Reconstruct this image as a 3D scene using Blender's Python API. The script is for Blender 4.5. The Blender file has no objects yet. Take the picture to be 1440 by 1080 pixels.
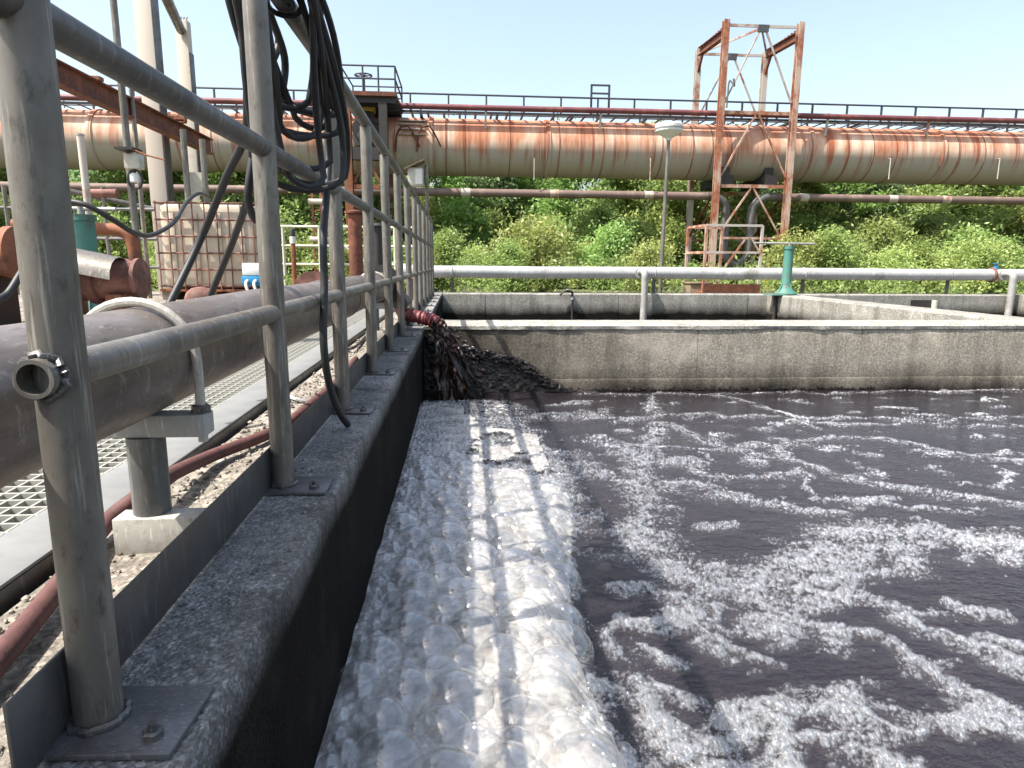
import bpy, bmesh, math, random
import numpy as np
from mathutils import Vector, Matrix, Quaternion
random.seed(7); RNG = np.random.default_rng(11)
C = bpy.context.scene.collection
SC = bpy.context.scene
# ------------------------------------------------------------------ camera
# world: x to the right, y along the railing away from the viewer, z = 0 on top of the tank walls
CAMZ = 0.494; FPX = 930.0
YAW, PITCH, ROLL = math.radians(4.55), math.radians(10.45), math.radians(0.40)
def cam_axes():
    f = Vector((math.sin(YAW)*math.cos(PITCH), math.cos(YAW)*math.cos(PITCH), -math.sin(PITCH)))
    r = f.cross(Vector((0,0,1))).normalized(); u = r.cross(f)
    c, s = math.cos(ROLL), math.sin(ROLL)
    return c*r + s*u, c*u - s*r, f
RX, UX, FX = cam_axes()
cam_d = bpy.data.cameras.new('camera'); cam = bpy.data.objects.new('camera', cam_d); C.objects.link(cam)
cam.matrix_world = Matrix(((RX.x,UX.x,-FX.x,0),(RX.y,UX.y,-FX.y,0),(RX.z,UX.z,-FX.z,CAMZ),(0,0,0,1)))
cam_d.sensor_width = 36; cam_d.lens = FPX/1440*36; cam_d.clip_start = 0.05; cam_d.clip_end = 2000
SC.camera = cam
def ray(x, y):
    return FX + RX*((x-720)/FPX) - UX*((y-540)/FPX)
def PY(x, y, Y):          # a pixel of the photograph on the plane at distance Y
    d = ray(x, y); t = Y/d.y; return Vector((d.x*t, Y, CAMZ+d.z*t))
def PZ(x, y, z):          # ... on the level z
    d = ray(x, y); t = (z-CAMZ)/d.z; return Vector((d.x*t, d.y*t, z))
def PX(x, y, X):          # ... on the upright plane at X
    d = ray(x, y); t = X/d.x; return Vector((X, d.y*t, CAMZ+d.z*t))
# ------------------------------------------------------------------ sky, sun, exposure
SUNV = Vector((0.605, 0.21, -1.0)).normalized()
w = bpy.data.worlds.new('World'); SC.world = w; w.use_nodes = True
wn = w.node_tree.nodes; bg = wn['Background']
sky = wn.new('ShaderNodeTexSky'); sky.sky_type = 'NISHITA'; sky.sun_disc = False
sky.sun_elevation = math.asin(-SUNV.z); sky.sun_rotation = math.atan2(-SUNV.x, -SUNV.y)
sky.dust_density = 3.0; sky.air_density = 1.3; sky.ozone_density = 1.2; sky.altitude = 0
hz = wn.new('ShaderNodeHueSaturation'); hz.inputs['Saturation'].default_value = 0.84; hz.inputs['Value'].default_value = 1.08   # hazy summer air
w.node_tree.links.new(sky.outputs[0], hz.inputs['Color']); w.node_tree.links.new(hz.outputs[0], bg.inputs[0]); bg.inputs[1].default_value = 0.115
sun_d = bpy.data.lights.new('sun', 'SUN'); sun = bpy.data.objects.new('sun', sun_d); C.objects.link(sun)
sun_d.energy = 4.6; sun_d.angle = math.radians(0.53); sun_d.color = (1.0, 0.95, 0.87)
sun.rotation_euler = SUNV.to_track_quat('-Z', 'Y').to_euler(); sun.location = (-8, -3, 14)
SC.view_settings.view_transform = 'Standard'; SC.view_settings.look = 'None'
SC.view_settings.exposure = 1.24; SC.view_settings.gamma = 1; SC.view_settings.use_curve_mapping = False
SC.cycles.max_bounces = 8; SC.cycles.transparent_max_bounces = 14; SC.cycles.use_denoising = True
SC.cycles.sample_clamp_indirect = 6
# ------------------------------------------------------------------ material helpers
class NT:
    def __init__(s, name):
        s.m = bpy.data.materials.new(name); s.m.use_nodes = True
        s.t = s.m.node_tree; s.n = s.t.nodes; s.bsdf = s.n['Principled BSDF']; s.out = s.n['Material Output']
        s.tc = s.n.new('ShaderNodeTexCoord'); s.co = s.tc.outputs['Object']
    def link(s, a, b): s.t.links.new(a, b)
    def val(s, inp, v):
        if hasattr(v, 'is_output') or isinstance(v, bpy.types.NodeSocket): s.link(v, inp)
        else: inp.default_value = v
    def map(s, scale=(1,1,1), loc=(0,0,0), rot=(0,0,0), co=None):
        m = s.n.new('ShaderNodeMapping'); s.link(co or s.co, m.inputs[0])
        m.inputs['Scale'].default_value = scale; m.inputs['Location'].default_value = loc; m.inputs['Rotation'].default_value = rot
        return m.outputs[0]
    def noise(s, scale, detail=4, rough=0.55, co=None, dist=0):
        n = s.n.new('ShaderNodeTexNoise'); s.link(co or s.co, n.inputs['Vector'])
        n.inputs['Scale'].default_value = scale; n.inputs['Detail'].default_value = detail
        n.inputs['Roughness'].default_value = rough; n.inputs['Distortion'].default_value = dist
        return n.outputs['Fac']
    def vor(s, scale, feat='F1', out='Distance', co=None, rand=1):
        n = s.n.new('ShaderNodeTexVoronoi'); n.feature = feat; s.link(co or s.co, n.inputs['Vector'])
        n.inputs['Scale'].default_value = scale; n.inputs['Randomness'].default_value = rand
        return n.outputs[out]
    def ramp(s, fac, stops):
        r = s.n.new('ShaderNodeValToRGB'); s.link(fac, r.inputs[0]); e = r.color_ramp.elements
        while len(e) < len(stops): e.new(0.5)
        for k, (p, c) in enumerate(stops):
            e[k].position = p; e[k].color = (c, c, c, 1) if isinstance(c, (int, float)) else (*c, 1)
        return r.outputs[0]
    def mix(s, fac, a, b, mode='MIX'):
        m = s.n.new('ShaderNodeMix'); m.data_type = 'RGBA'; m.blend_type = mode
        s.val(m.inputs[0], fac)
        for i, v in ((6, a), (7, b)):
            s.val(m.inputs[i], (*v, 1) if isinstance(v, tuple) and len(v) == 3 else v)
        return m.outputs[2]
    def math(s, op, a, b=0.0, clamp=False):
        m = s.n.new('ShaderNodeMath'); m.operation = op; m.use_clamp = clamp
        s.val(m.inputs[0], a); s.val(m.inputs[1], b); return m.outputs[0]
    def xyz(s, co=None):
        n = s.n.new('ShaderNodeSeparateXYZ'); s.link(co or s.co, n.inputs[0]); return n.outputs
    def rng(s, v, a, b, c=0.0, d=1.0):
        n = s.n.new('ShaderNodeMapRange'); s.val(n.inputs[0], v)
        for i, q in enumerate((a, b, c, d)): n.inputs[i+1].default_value = q
        return n.outputs[0]
    def bump(s, h, strength=0.5, dist=0.01, normal=None):
        b = s.n.new('ShaderNodeBump'); s.link(h, b.inputs['Height']); b.inputs['Strength'].default_value = strength
        b.inputs['Distance'].default_value = dist
        if normal is not None: s.link(normal, b.inputs['Normal'])
        s.link(b.outputs[0], s.bsdf.inputs['Normal']); return b.outputs[0]
    def set(s, color=None, rough=None, metal=None, spec=None):
        B = s.bsdf.inputs
        if color is not None: s.val(B['Base Color'], (*color, 1) if isinstance(color, tuple) else color)
        if rough is not None: s.val(B['Roughness'], rough)
        if metal is not None: s.val(B['Metallic'], metal)
        if spec is not None: s.val(B['Specular IOR Level'], spec)
        return s.m
M = {}
def concrete(name, base=(0.40,0.385,0.35), dark=(0.20,0.19,0.17), peb=110, bumpd=0.004, stain_shade=None, moss=0.0, splash=False):
    t = NT(name); big = t.noise(1.6, 6, 0.6); fine = t.noise(55, 4, 0.7)
    wob = t.n.new('ShaderNodeTexNoise'); t.link(t.co, wob.inputs['Vector']); wob.inputs['Scale'].default_value = peb*0.8; wob.inputs['Detail'].default_value = 3
    wv = t.n.new('ShaderNodeVectorMath'); wv.operation = 'MULTIPLY_ADD'; t.link(wob.outputs['Color'], wv.inputs[0]); wv.inputs[1].default_value = (1.1/peb,)*3; t.link(t.co, wv.inputs[2])
    v = t.vor(peb, 'F1', 'Distance', co=wv.outputs[0]); vc = t.vor(peb*1.3, 'F1', 'Color', co=wv.outputs[0])
    col = t.mix(t.ramp(big, [(0.32, 0), (0.68, 1)]), dark, base)
    bw = t.n.new('ShaderNodeRGBToBW'); t.link(vc, bw.inputs[0])
    col = t.mix(0.5, col, t.ramp(bw.outputs[0], [(0.1, tuple(q*0.3 for q in dark)), (0.5, dark), (0.95, tuple(min(0.6,q*1.45) for q in base))]))
    col = t.mix(t.ramp(fine, [(0.35, 0.55), (0.6, 0.0)]), col, (0.08,0.075,0.07))
    runs = t.noise(5.0, 6, 0.65, co=t.map((1.6,1.6,0.16)))         # rain runs and patches
    col = t.mix(t.ramp(runs, [(0.50, 0.0), (0.66, 0.6)]), col, tuple(q*0.42 for q in dark))
    col = t.mix(t.ramp(t.noise(2.3, 5, 0.6, co=t.map((1,1,1), (5,2,1))), [(0.52, 0.0), (0.66, 0.35)]), col, tuple(min(0.7,q*1.35) for q in base))
    if splash:                                    # sludge spatter fading out sideways from the outlet
        gq = t.n.new('ShaderNodeNewGeometry').outputs['Position']; sx = t.math('ADD', t.xyz(gq)[0], t.math('MULTIPLY', t.math('SUBTRACT', t.noise(6, 6, 0.75), 0.5), 1.3))
        col = t.mix(t.rng(sx, 0.1, 1.6, 0.88, 0.0), col, (0.020,0.015,0.011))
    if stain_shade:                                     # sludge tide mark with an uneven upper edge; on wall_concrete also painted shade
        gp = t.n.new('ShaderNodeNewGeometry').outputs['Position']; z = t.xyz(gp)[2]; n2 = t.noise(3.0, 5, 0.6, co=t.map((1,1,0.25)))
        lvl = t.math('ADD', z, t.math('MULTIPLY', t.math('SUBTRACT', n2, 0.5), stain_shade[2]))
        col = t.mix(t.rng(lvl, stain_shade[0], stain_shade[1], 0.985, 0.0), col, (0.007,0.0055,0.0045))
    if moss:
        col = t.mix(t.ramp(t.noise(4, 6, 0.7), [(0.5, 0.0), (0.7, moss)]), col, (0.035,0.035,0.028))
    h = t.math('ADD', t.math('MULTIPLY', v, -0.8), t.math('MULTIPLY', fine, 0.8))
    t.bump(h, 0.8, bumpd)
    M[name] = t.set(col, 0.95, 0, 0.08)
def metal(name, base, dark, spots=(0.1,0.06,0.04), rough=0.5, met=0.3, amt=0.35, sc=6.0, stretch=(1,1,1), bumpd=0.0006):
    t = NT(name); co = t.map(stretch)
    a = t.noise(sc, 6, 0.65, co=co); b = t.noise(sc*7, 5, 0.7, co=co)
    col = t.mix(t.ramp(a, [(0.3, 0), (0.7, 1)]), dark, base)
    col = t.mix(t.ramp(b, [(0.55, 0.0), (0.72, amt)]), col, spots)
    d = t.noise(sc*5, 4, 0.7, co=t.map(tuple(q*k for q, k in zip(stretch, (3,3,0.35)))))
    col = t.mix(t.ramp(d, [(0.56, 0.0), (0.66, 0.55)]), col, tuple(min(1, q*1.7) for q in base))
    col = t.mix(t.ramp(t.noise(sc*0.6, 6, 0.7), [(0.54, 0.0), (0.66, 0.5)]), col, (0.10,0.065,0.04))
    t.bump(b, 0.5, bumpd)
    M[name] = t.set(col, t.rng(a, 0.2, 0.8, rough+0.12, rough-0.1), met)
def rusty(name, paint, rust1=(0.30,0.10,0.035), rust2=(0.10,0.035,0.018), amt=0.5, sc=4.0, stretch=(1,1,1), rough=0.75):
    t = NT(name); co = t.map(stretch)
    a = t.noise(sc, 8, 0.68, co=co); b = t.noise(sc*6, 6, 0.7)
    r = t.mix(t.ramp(b, [(0.35, 0), (0.65, 1)]), rust2, rust1)
    col = t.mix(t.ramp(a, [(max(0, amt-0.06), 1.0), (min(1, amt+0.06), 0.0)]), paint, r)
    t.bump(b, 0.6, 0.0015)
    M[name] = t.set(col, rough, 0.05)
def plain(name, col, rough=0.6, met=0.0, var=0.35, sc=9.0, spec=None, bumpd=0.0005):
    t = NT(name); a = t.noise(sc, 6, 0.65)
    c = t.mix(t.ramp(a, [(0.3, 1.0), (0.75, 0.0)]), col, tuple(q*(1-var) for q in col))
    t.bump(t.noise(sc*6, 3), 0.4, bumpd); M[name] = t.set(c, rough, met, spec)
concrete('wall_concrete', base=(0.42,0.41,0.40), dark=(0.15,0.145,0.14), peb=150, bumpd=0.006, stain_shade=(-0.075, 0.002, 0.06), moss=0.45)  # sludge carried up to the top edge, deepening the face's shade in the colour
concrete('far_concrete', base=(0.41,0.37,0.30), dark=(0.29,0.26,0.21), peb=80, bumpd=0.002, stain_shade=(-0.52, -0.27, 0.26), splash=True)
concrete('basin_concrete', base=(0.36,0.345,0.305), dark=(0.25,0.24,0.21), peb=60, bumpd=0.002, stain_shade=(-0.34, -0.16, 0.18))
concrete('cap_concrete', base=(0.42,0.395,0.345), dark=(0.30,0.285,0.25), peb=90, bumpd=0.002)
concrete('yard_concrete', base=(0.38,0.34,0.29), dark=(0.20,0.17,0.14), peb=60, bumpd=0.006, moss=0.6)
concrete('ledge_concrete', base=(0.42,0.38,0.32), dark=(0.22,0.19,0.16), peb=75, bumpd=0.007, moss=0.5)
metal('galvanised', (0.23,0.213,0.185), (0.09,0.08,0.068), spots=(0.05,0.04,0.03), rough=0.45, met=0.4, amt=0.75, sc=7, stretch=(1,1,0.5))
metal('galvanised_dull', (0.16,0.158,0.15), (0.075,0.072,0.068), spots=(0.06,0.05,0.04), rough=0.5, met=0.35, amt=0.5, sc=5)
metal('foot_steel', (0.22,0.22,0.225), (0.10,0.10,0.105), spots=(0.05,0.045,0.045), rough=0.36, met=0.55, amt=0.6, sc=8, stretch=(1,2.2,1))
metal('plate_steel', (0.12,0.118,0.115), (0.045,0.044,0.043), spots=(0.05,0.04,0.035), rough=0.45, met=0.4, amt=0.5, sc=5)
metal('pipe_grey', (0.19,0.162,0.143), (0.062,0.049,0.041), spots=(0.045,0.03,0.024), rough=0.42, met=0.2, amt=0.7, sc=4, stretch=(2.2,0.7,2.2), bumpd=0.0008)
metal('grey_paint_pipe', (0.42,0.42,0.41), (0.30,0.30,0.29), spots=(0.2,0.13,0.09), rough=0.45, met=0.0, amt=0.35, sc=3)
metal('light_steel', (0.36,0.355,0.335), (0.24,0.235,0.22), spots=(0.22,0.19,0.15), rough=0.5, met=0.1, amt=0.35, sc=6)
metal('u_steel', (0.44,0.42,0.37), (0.30,0.28,0.24), spots=(0.14,0.08,0.05), rough=0.5, met=0.0, amt=0.5, sc=9)
metal('weld_steel', (0.16,0.155,0.15), (0.03,0.03,0.03), spots=(0.4,0.4,0.4), rough=0.4, met=0.5, amt=0.5, sc=40)
plain('grating_paint', (0.40,0.39,0.34), 0.6, 0.1, 0.35, 20)
rusty('rust', (0.20,0.10,0.06), amt=0.62)
rusty('rust_beam', (0.20,0.065,0.035), rust1=(0.17,0.055,0.028), rust2=(0.06,0.022,0.014), amt=0.55, sc=3)
rusty('tower_rust', (0.44,0.33,0.26), rust1=(0.37,0.155,0.085), rust2=(0.20,0.06,0.03), amt=0.52, sc=1.6, stretch=(2,2,0.8))
rusty('tower_pale', (0.42,0.38,0.33), rust1=(0.36,0.14,0.06), rust2=(0.18,0.07,0.04), amt=0.44, sc=1.8)
rusty('column_cream', (0.50,0.44,0.37), rust1=(0.32,0.15,0.08), rust2=(0.22,0.10,0.06), amt=0.38, sc=1.5)
rusty('red_pipe', (0.13,0.035,0.04), rust1=(0.30,0.10,0.07), rust2=(0.07,0.03,0.04), amt=0.46, sc=0.7, stretch=(1.4,0.2,0.2), rough=0.6)
rusty('brown_pipe', (0.15,0.10,0.085), rust1=(0.26,0.19,0.15), rust2=(0.10,0.06,0.05), amt=0.46, sc=0.8, stretch=(1.2,0.2,0.2), rough=0.7)
rusty('salmon_rust', (0.23,0.105,0.08), rust1=(0.15,0.06,0.04), rust2=(0.06,0.03,0.025), amt=0.5, sc=4)
rusty('orange_rust', (0.24,0.085,0.04), rust1=(0.16,0.06,0.03), rust2=(0.07,0.03,0.02), amt=0.47, sc=3)
plain('dark_rail', (0.045,0.05,0.065), 0.6)
plain('black_rubber', (0.016,0.016,0.018), 0.55, 0, 0.4, 20)
plain('black_iron', (0.03,0.026,0.024), 0.6)
rusty('teal', (0.055,0.185,0.145), rust1=(0.11,0.19,0.155), rust2=(0.06,0.07,0.055), amt=0.46, sc=9, rough=0.65)
plain('red_sleeve', (0.20,0.04,0.042), 0.55, 0, 0.5, 14)
plain('red_hose', (0.14,0.055,0.048), 0.75, 0, 0.55, 25, bumpd=0.002)
plain('white_paint', (0.74,0.72,0.66), 0.5, 0, 0.25, 6)
plain('cream_rail', (0.66,0.62,0.48), 0.55, 0, 0.3, 6)
plain('lamp_white', (0.72,0.74,0.70), 0.35, 0, 0.12, 5)
plain('yellow_paint', (0.55,0.36,0.04), 0.5, 0, 0.5, 10)
plain('blue_plastic', (0.02,0.20,0.42), 0.35, 0, 0.2)
plain('wood', (0.24,0.18,0.12), 0.85, 0, 0.5, 8)
plain('dark_stone', (0.035,0.03,0.034), 0.9, 0, 0.4, 3)
plain('bark', (0.13,0.11,0.09), 0.9, 0, 0.5, 8)
plain('pale_box', (0.55,0.54,0.46), 0.6, 0, 0.35, 12)
plain('plank_steel', (0.22,0.22,0.21), 0.5, 0.1, 0.3, 9)
# big gas main: cream paint, rust running down from the top, belly greyed to put its shade into the colour
t = NT('gas_main'); X, Y, Z = t.xyz()
st = t.noise(2.6, 6, 0.62, co=t.map((1.0, 0.10, 0.10))); st2 = t.noise(9, 5, 0.7, co=t.map((1.0, 0.16, 0.10)))
bl = t.noise(0.9, 5, 0.6); sp = t.noise(16, 6, 0.75)
edge = t.math('ADD', Z, t.math('MULTIPLY', t.math('SUBTRACT', st2, 0.5), 0.55))
edge = t.math('ADD', edge, t.math('MULTIPLY', t.math('SUBTRACT', st, 0.5), 0.9))
up = t.rng(edge, -0.30, 0.10)                     # height over the pipe's axis (object space)
s1 = t.math('ADD', t.math('MULTIPLY', st, 0.6), t.math('MULTIPLY', bl, 0.4))
rustm = t.math('MULTIPLY', t.rng(s1, 0.40, 0.56), up, True)
paint = t.mix(t.rng(Z, -0.15, 0.1), (0.33,0.30,0.25), (0.60,0.46,0.35))  # lower half darker and greyer: underside shade mixed into the paint colour
rc = t.mix(t.rng(st2, 0.35, 0.65), (0.47,0.225,0.13), (0.32,0.11,0.055))
col = t.mix(rustm, paint, rc)
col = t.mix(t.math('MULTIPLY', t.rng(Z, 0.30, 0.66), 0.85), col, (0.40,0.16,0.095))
drip = t.math('MULTIPLY', t.rng(t.noise(4.2, 4, 0.6, co=t.map((1.0,0.05,0.05), (3,0,0))), 0.53, 0.61), t.rng(Z, -0.78, -0.25), True)
col = t.mix(t.math('MULTIPLY', drip, 0.8), col, (0.24,0.065,0.03))
col = t.mix(t.rng(sp, 0.66, 0.74), col, (0.09,0.04,0.025))
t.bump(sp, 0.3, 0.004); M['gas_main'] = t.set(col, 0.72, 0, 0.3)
# tote plastic
t = NT('tote_plastic'); a = t.noise(3, 5, 0.6)
t.bsdf.inputs['Subsurface Weight'].default_value = 0.25; t.bsdf.inputs['Subsurface Radius'].default_value = (0.08,0.06,0.05)
M['tote_plastic'] = t.set(t.mix(t.ramp(a, [(0.3,0),(0.7,1)]), (0.40,0.32,0.23), (0.56,0.49,0.38)), 0.4)
# liquid
t = NT('liquid'); X, Y, Z = t.xyz()
n1 = t.noise(9, 4, 0.6, co=t.map((1,1.8,1))); n2 = t.noise(38, 3, 0.6, co=t.map((1,1.5,1)))
h = t.math('ADD', n1, t.math('MULTIPLY', n2, 0.4)); t.bump(h, 0.8, 0.03)
M['liquid'] = t.set(t.mix(t.noise(2.2, 4), (0.010,0.009,0.012), (0.020,0.015,0.018)), 0.09, 0, 0.36)
t = NT('basin_liquid'); t.bump(t.noise(14, 3), 0.3, 0.01); M['basin_liquid'] = t.set((0.02,0.014,0.01), 0.12)
# foam sheet: small bubble cells with bright rims; the 'density' of the mesh says how closed the froth is
t = NT('foam'); v1 = t.vor(150, 'F1'); v2 = t.vor(80, 'F1'); e1 = t.vor(150, 'DISTANCE_TO_EDGE'); e2 = t.vor(80, 'DISTANCE_TO_EDGE')
sel = t.ramp(t.noise(14, 4), [(0.45, 0), (0.55, 1)]); v = t.mix(sel, v1, v2); e = t.mix(sel, e1, e2)
at = t.n.new('ShaderNodeAttribute'); at.attribute_name = 'density'; dens = at.outputs['Fac']
col = t.mix(t.rng(e, 0.02, 0.24), (0.50,0.49,0.475), (0.21,0.20,0.195))
col = t.mix(t.ramp(t.noise(7, 5, 0.65), [(0.40, 0.5), (0.62, 0.0)]), col, (0.16,0.145,0.14))
t.bump(t.math('MULTIPLY', v, -1.0), 0.9, 0.005)
fm = t.set(col, 0.2, 0, 0.6)
tr = t.n.new('ShaderNodeBsdfTransparent'); mx = t.n.new('ShaderNodeMixShader')
lace = t.math('ADD', t.math('MULTIPLY', t.noise(30, 6, 0.75), 0.75), t.math('MULTIPLY', t.rng(e, 0.0, 0.30), 0.42))
hole = t.rng(t.math('SUBTRACT', lace, t.math('MULTIPLY', dens, 0.60)), 0.16, 0.34)
t.link(t.math('MULTIPLY', hole, 0.97), mx.inputs[0]); t.link(t.bsdf.outputs[0], mx.inputs[1]); t.link(tr.outputs[0], mx.inputs[2]); t.link(mx.outputs[0], t.out.inputs[0])
M['foam'] = fm
t = NT('foam_core'); n1 = t.noise(9, 5, 0.6)
col = t.mix(t.ramp(n1, [(0.36, 0), (0.62, 1)]), (0.17,0.158,0.14), (0.42,0.40,0.37))
t.bump(t.math('MULTIPLY', t.vor(38), -1), 0.6, 0.012); M['foam_core'] = t.set(col, 0.25, 0, 0.6)
# soap film: clear in the middle, milky and mirror-like towards the rim
def film(name, lo, white, pw, tint=(0.80,0.80,0.79)):
    t = NT(name)
    lw = t.n.new('ShaderNodeLayerWeight'); lw.inputs[0].default_value = 0.42
    fac = t.math('ADD', t.math('MULTIPLY', t.math('POWER', lw.outputs['Facing'], pw), 0.8), lo, True)
    dif = t.n.new('ShaderNodeBsdfDiffuse'); dif.inputs[0].default_value = (*tint, 1)
    gl = t.n.new('ShaderNodeBsdfGlossy'); gl.inputs['Roughness'].default_value = 0.07; gl.inputs[0].default_value = (0.95,0.95,0.95,1)
    tr = t.n.new('ShaderNodeBsdfTransparent')
    wob = t.n.new('ShaderNodeBump'); t.link(t.noise(45, 3, 0.6), wob.inputs['Height']); wob.inputs['Strength'].default_value = 0.25; wob.inputs['Distance'].default_value = 0.004
    t.link(wob.outputs[0], gl.inputs['Normal'])
    m1 = t.n.new('ShaderNodeMixShader'); m1.inputs[0].default_value = white
    t.link(gl.outputs[0], m1.inputs[1]); t.link(dif.outputs[0], m1.inputs[2])
    m2 = t.n.new('ShaderNodeMixShader'); t.link(fac, m2.inputs[0]); t.link(tr.outputs[0], m2.inputs[1]); t.link(m1.outputs[0], m2.inputs[2])
    t.link(m2.outputs[0], t.out.inputs[0]); M[name] = t.m
film('film_large', 0.135, 0.19, 2.8); film('film_small', 0.08, 0.15, 3.0)
# sludge
t = NT('sludge'); t.bump(t.noise(60, 5, 0.7), 1.0, 0.01); M['sludge'] = t.set(t.mix(t.noise(20), (0.006,0.005,0.0045), (0.016,0.011,0.008)), 0.10, 0, 0.6)
t = NT('stream'); t.bump(t.noise(30, 4, 0.6, co=t.map((1,1,0.3))), 1.0, 0.01); M['stream'] = t.set(t.mix(t.noise(18), (0.014,0.008,0.006), (0.034,0.016,0.011)), 0.12, 0, 0.6)
# foliage
def leafmat(name, a, b, c):
    t = NT(name); geo = t.n.new('ShaderNodeNewGeometry'); oi = t.n.new('ShaderNodeObjectInfo')
    col = t.mix(geo.outputs['Random Per Island'], a, b)
    col = t.mix(t.ramp(t.noise(0.9, 3), [(0.4, 0), (0.65, 0.8)]), col, c)
    hs = t.n.new('ShaderNodeHueSaturation'); t.link(col, hs.inputs['Color'])
    t.link(t.rng(oi.outputs['Random'], 0, 1, 0.475, 0.515), hs.inputs['Hue']); t.link(t.rng(oi.outputs['Random'], 0, 1, 0.92, 1.32), hs.inputs['Value']); hs.inputs['Saturation'].default_value = 0.88
    t.set(hs.outputs[0], 0.45, 0, 0.4)
    tl = t.n.new('ShaderNodeBsdfTranslucent'); t.link(hs.outputs[0], tl.inputs[0]); mx = t.n.new('ShaderNodeMixShader'); mx.inputs[0].default_value = 0.45
    t.link(t.bsdf.outputs[0], mx.inputs[1]); t.link(tl.outputs[0], mx.inputs[2]); t.link(mx.outputs[0], t.out.inputs[0]); M[name] = t.m
leafmat('leaf_green', (0.20,0.31,0.055), (0.28,0.40,0.09), (0.16,0.26,0.05))
leafmat('leaf_yellow', (0.30,0.38,0.08), (0.38,0.44,0.11), (0.22,0.31,0.07))
leafmat('leaf_blue', (0.20,0.30,0.12), (0.28,0.38,0.17), (0.15,0.25,0.10))
leafmat('weed_yellow', (0.30,0.30,0.03), (0.45,0.40,0.03), (0.14,0.20,0.04))
t = NT('grass_ground'); M['grass_ground'] = t.set(t.mix(t.noise(1.2, 6, 0.7), (0.05,0.065,0.02), (0.12,0.10,0.055)), 0.95)
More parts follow.
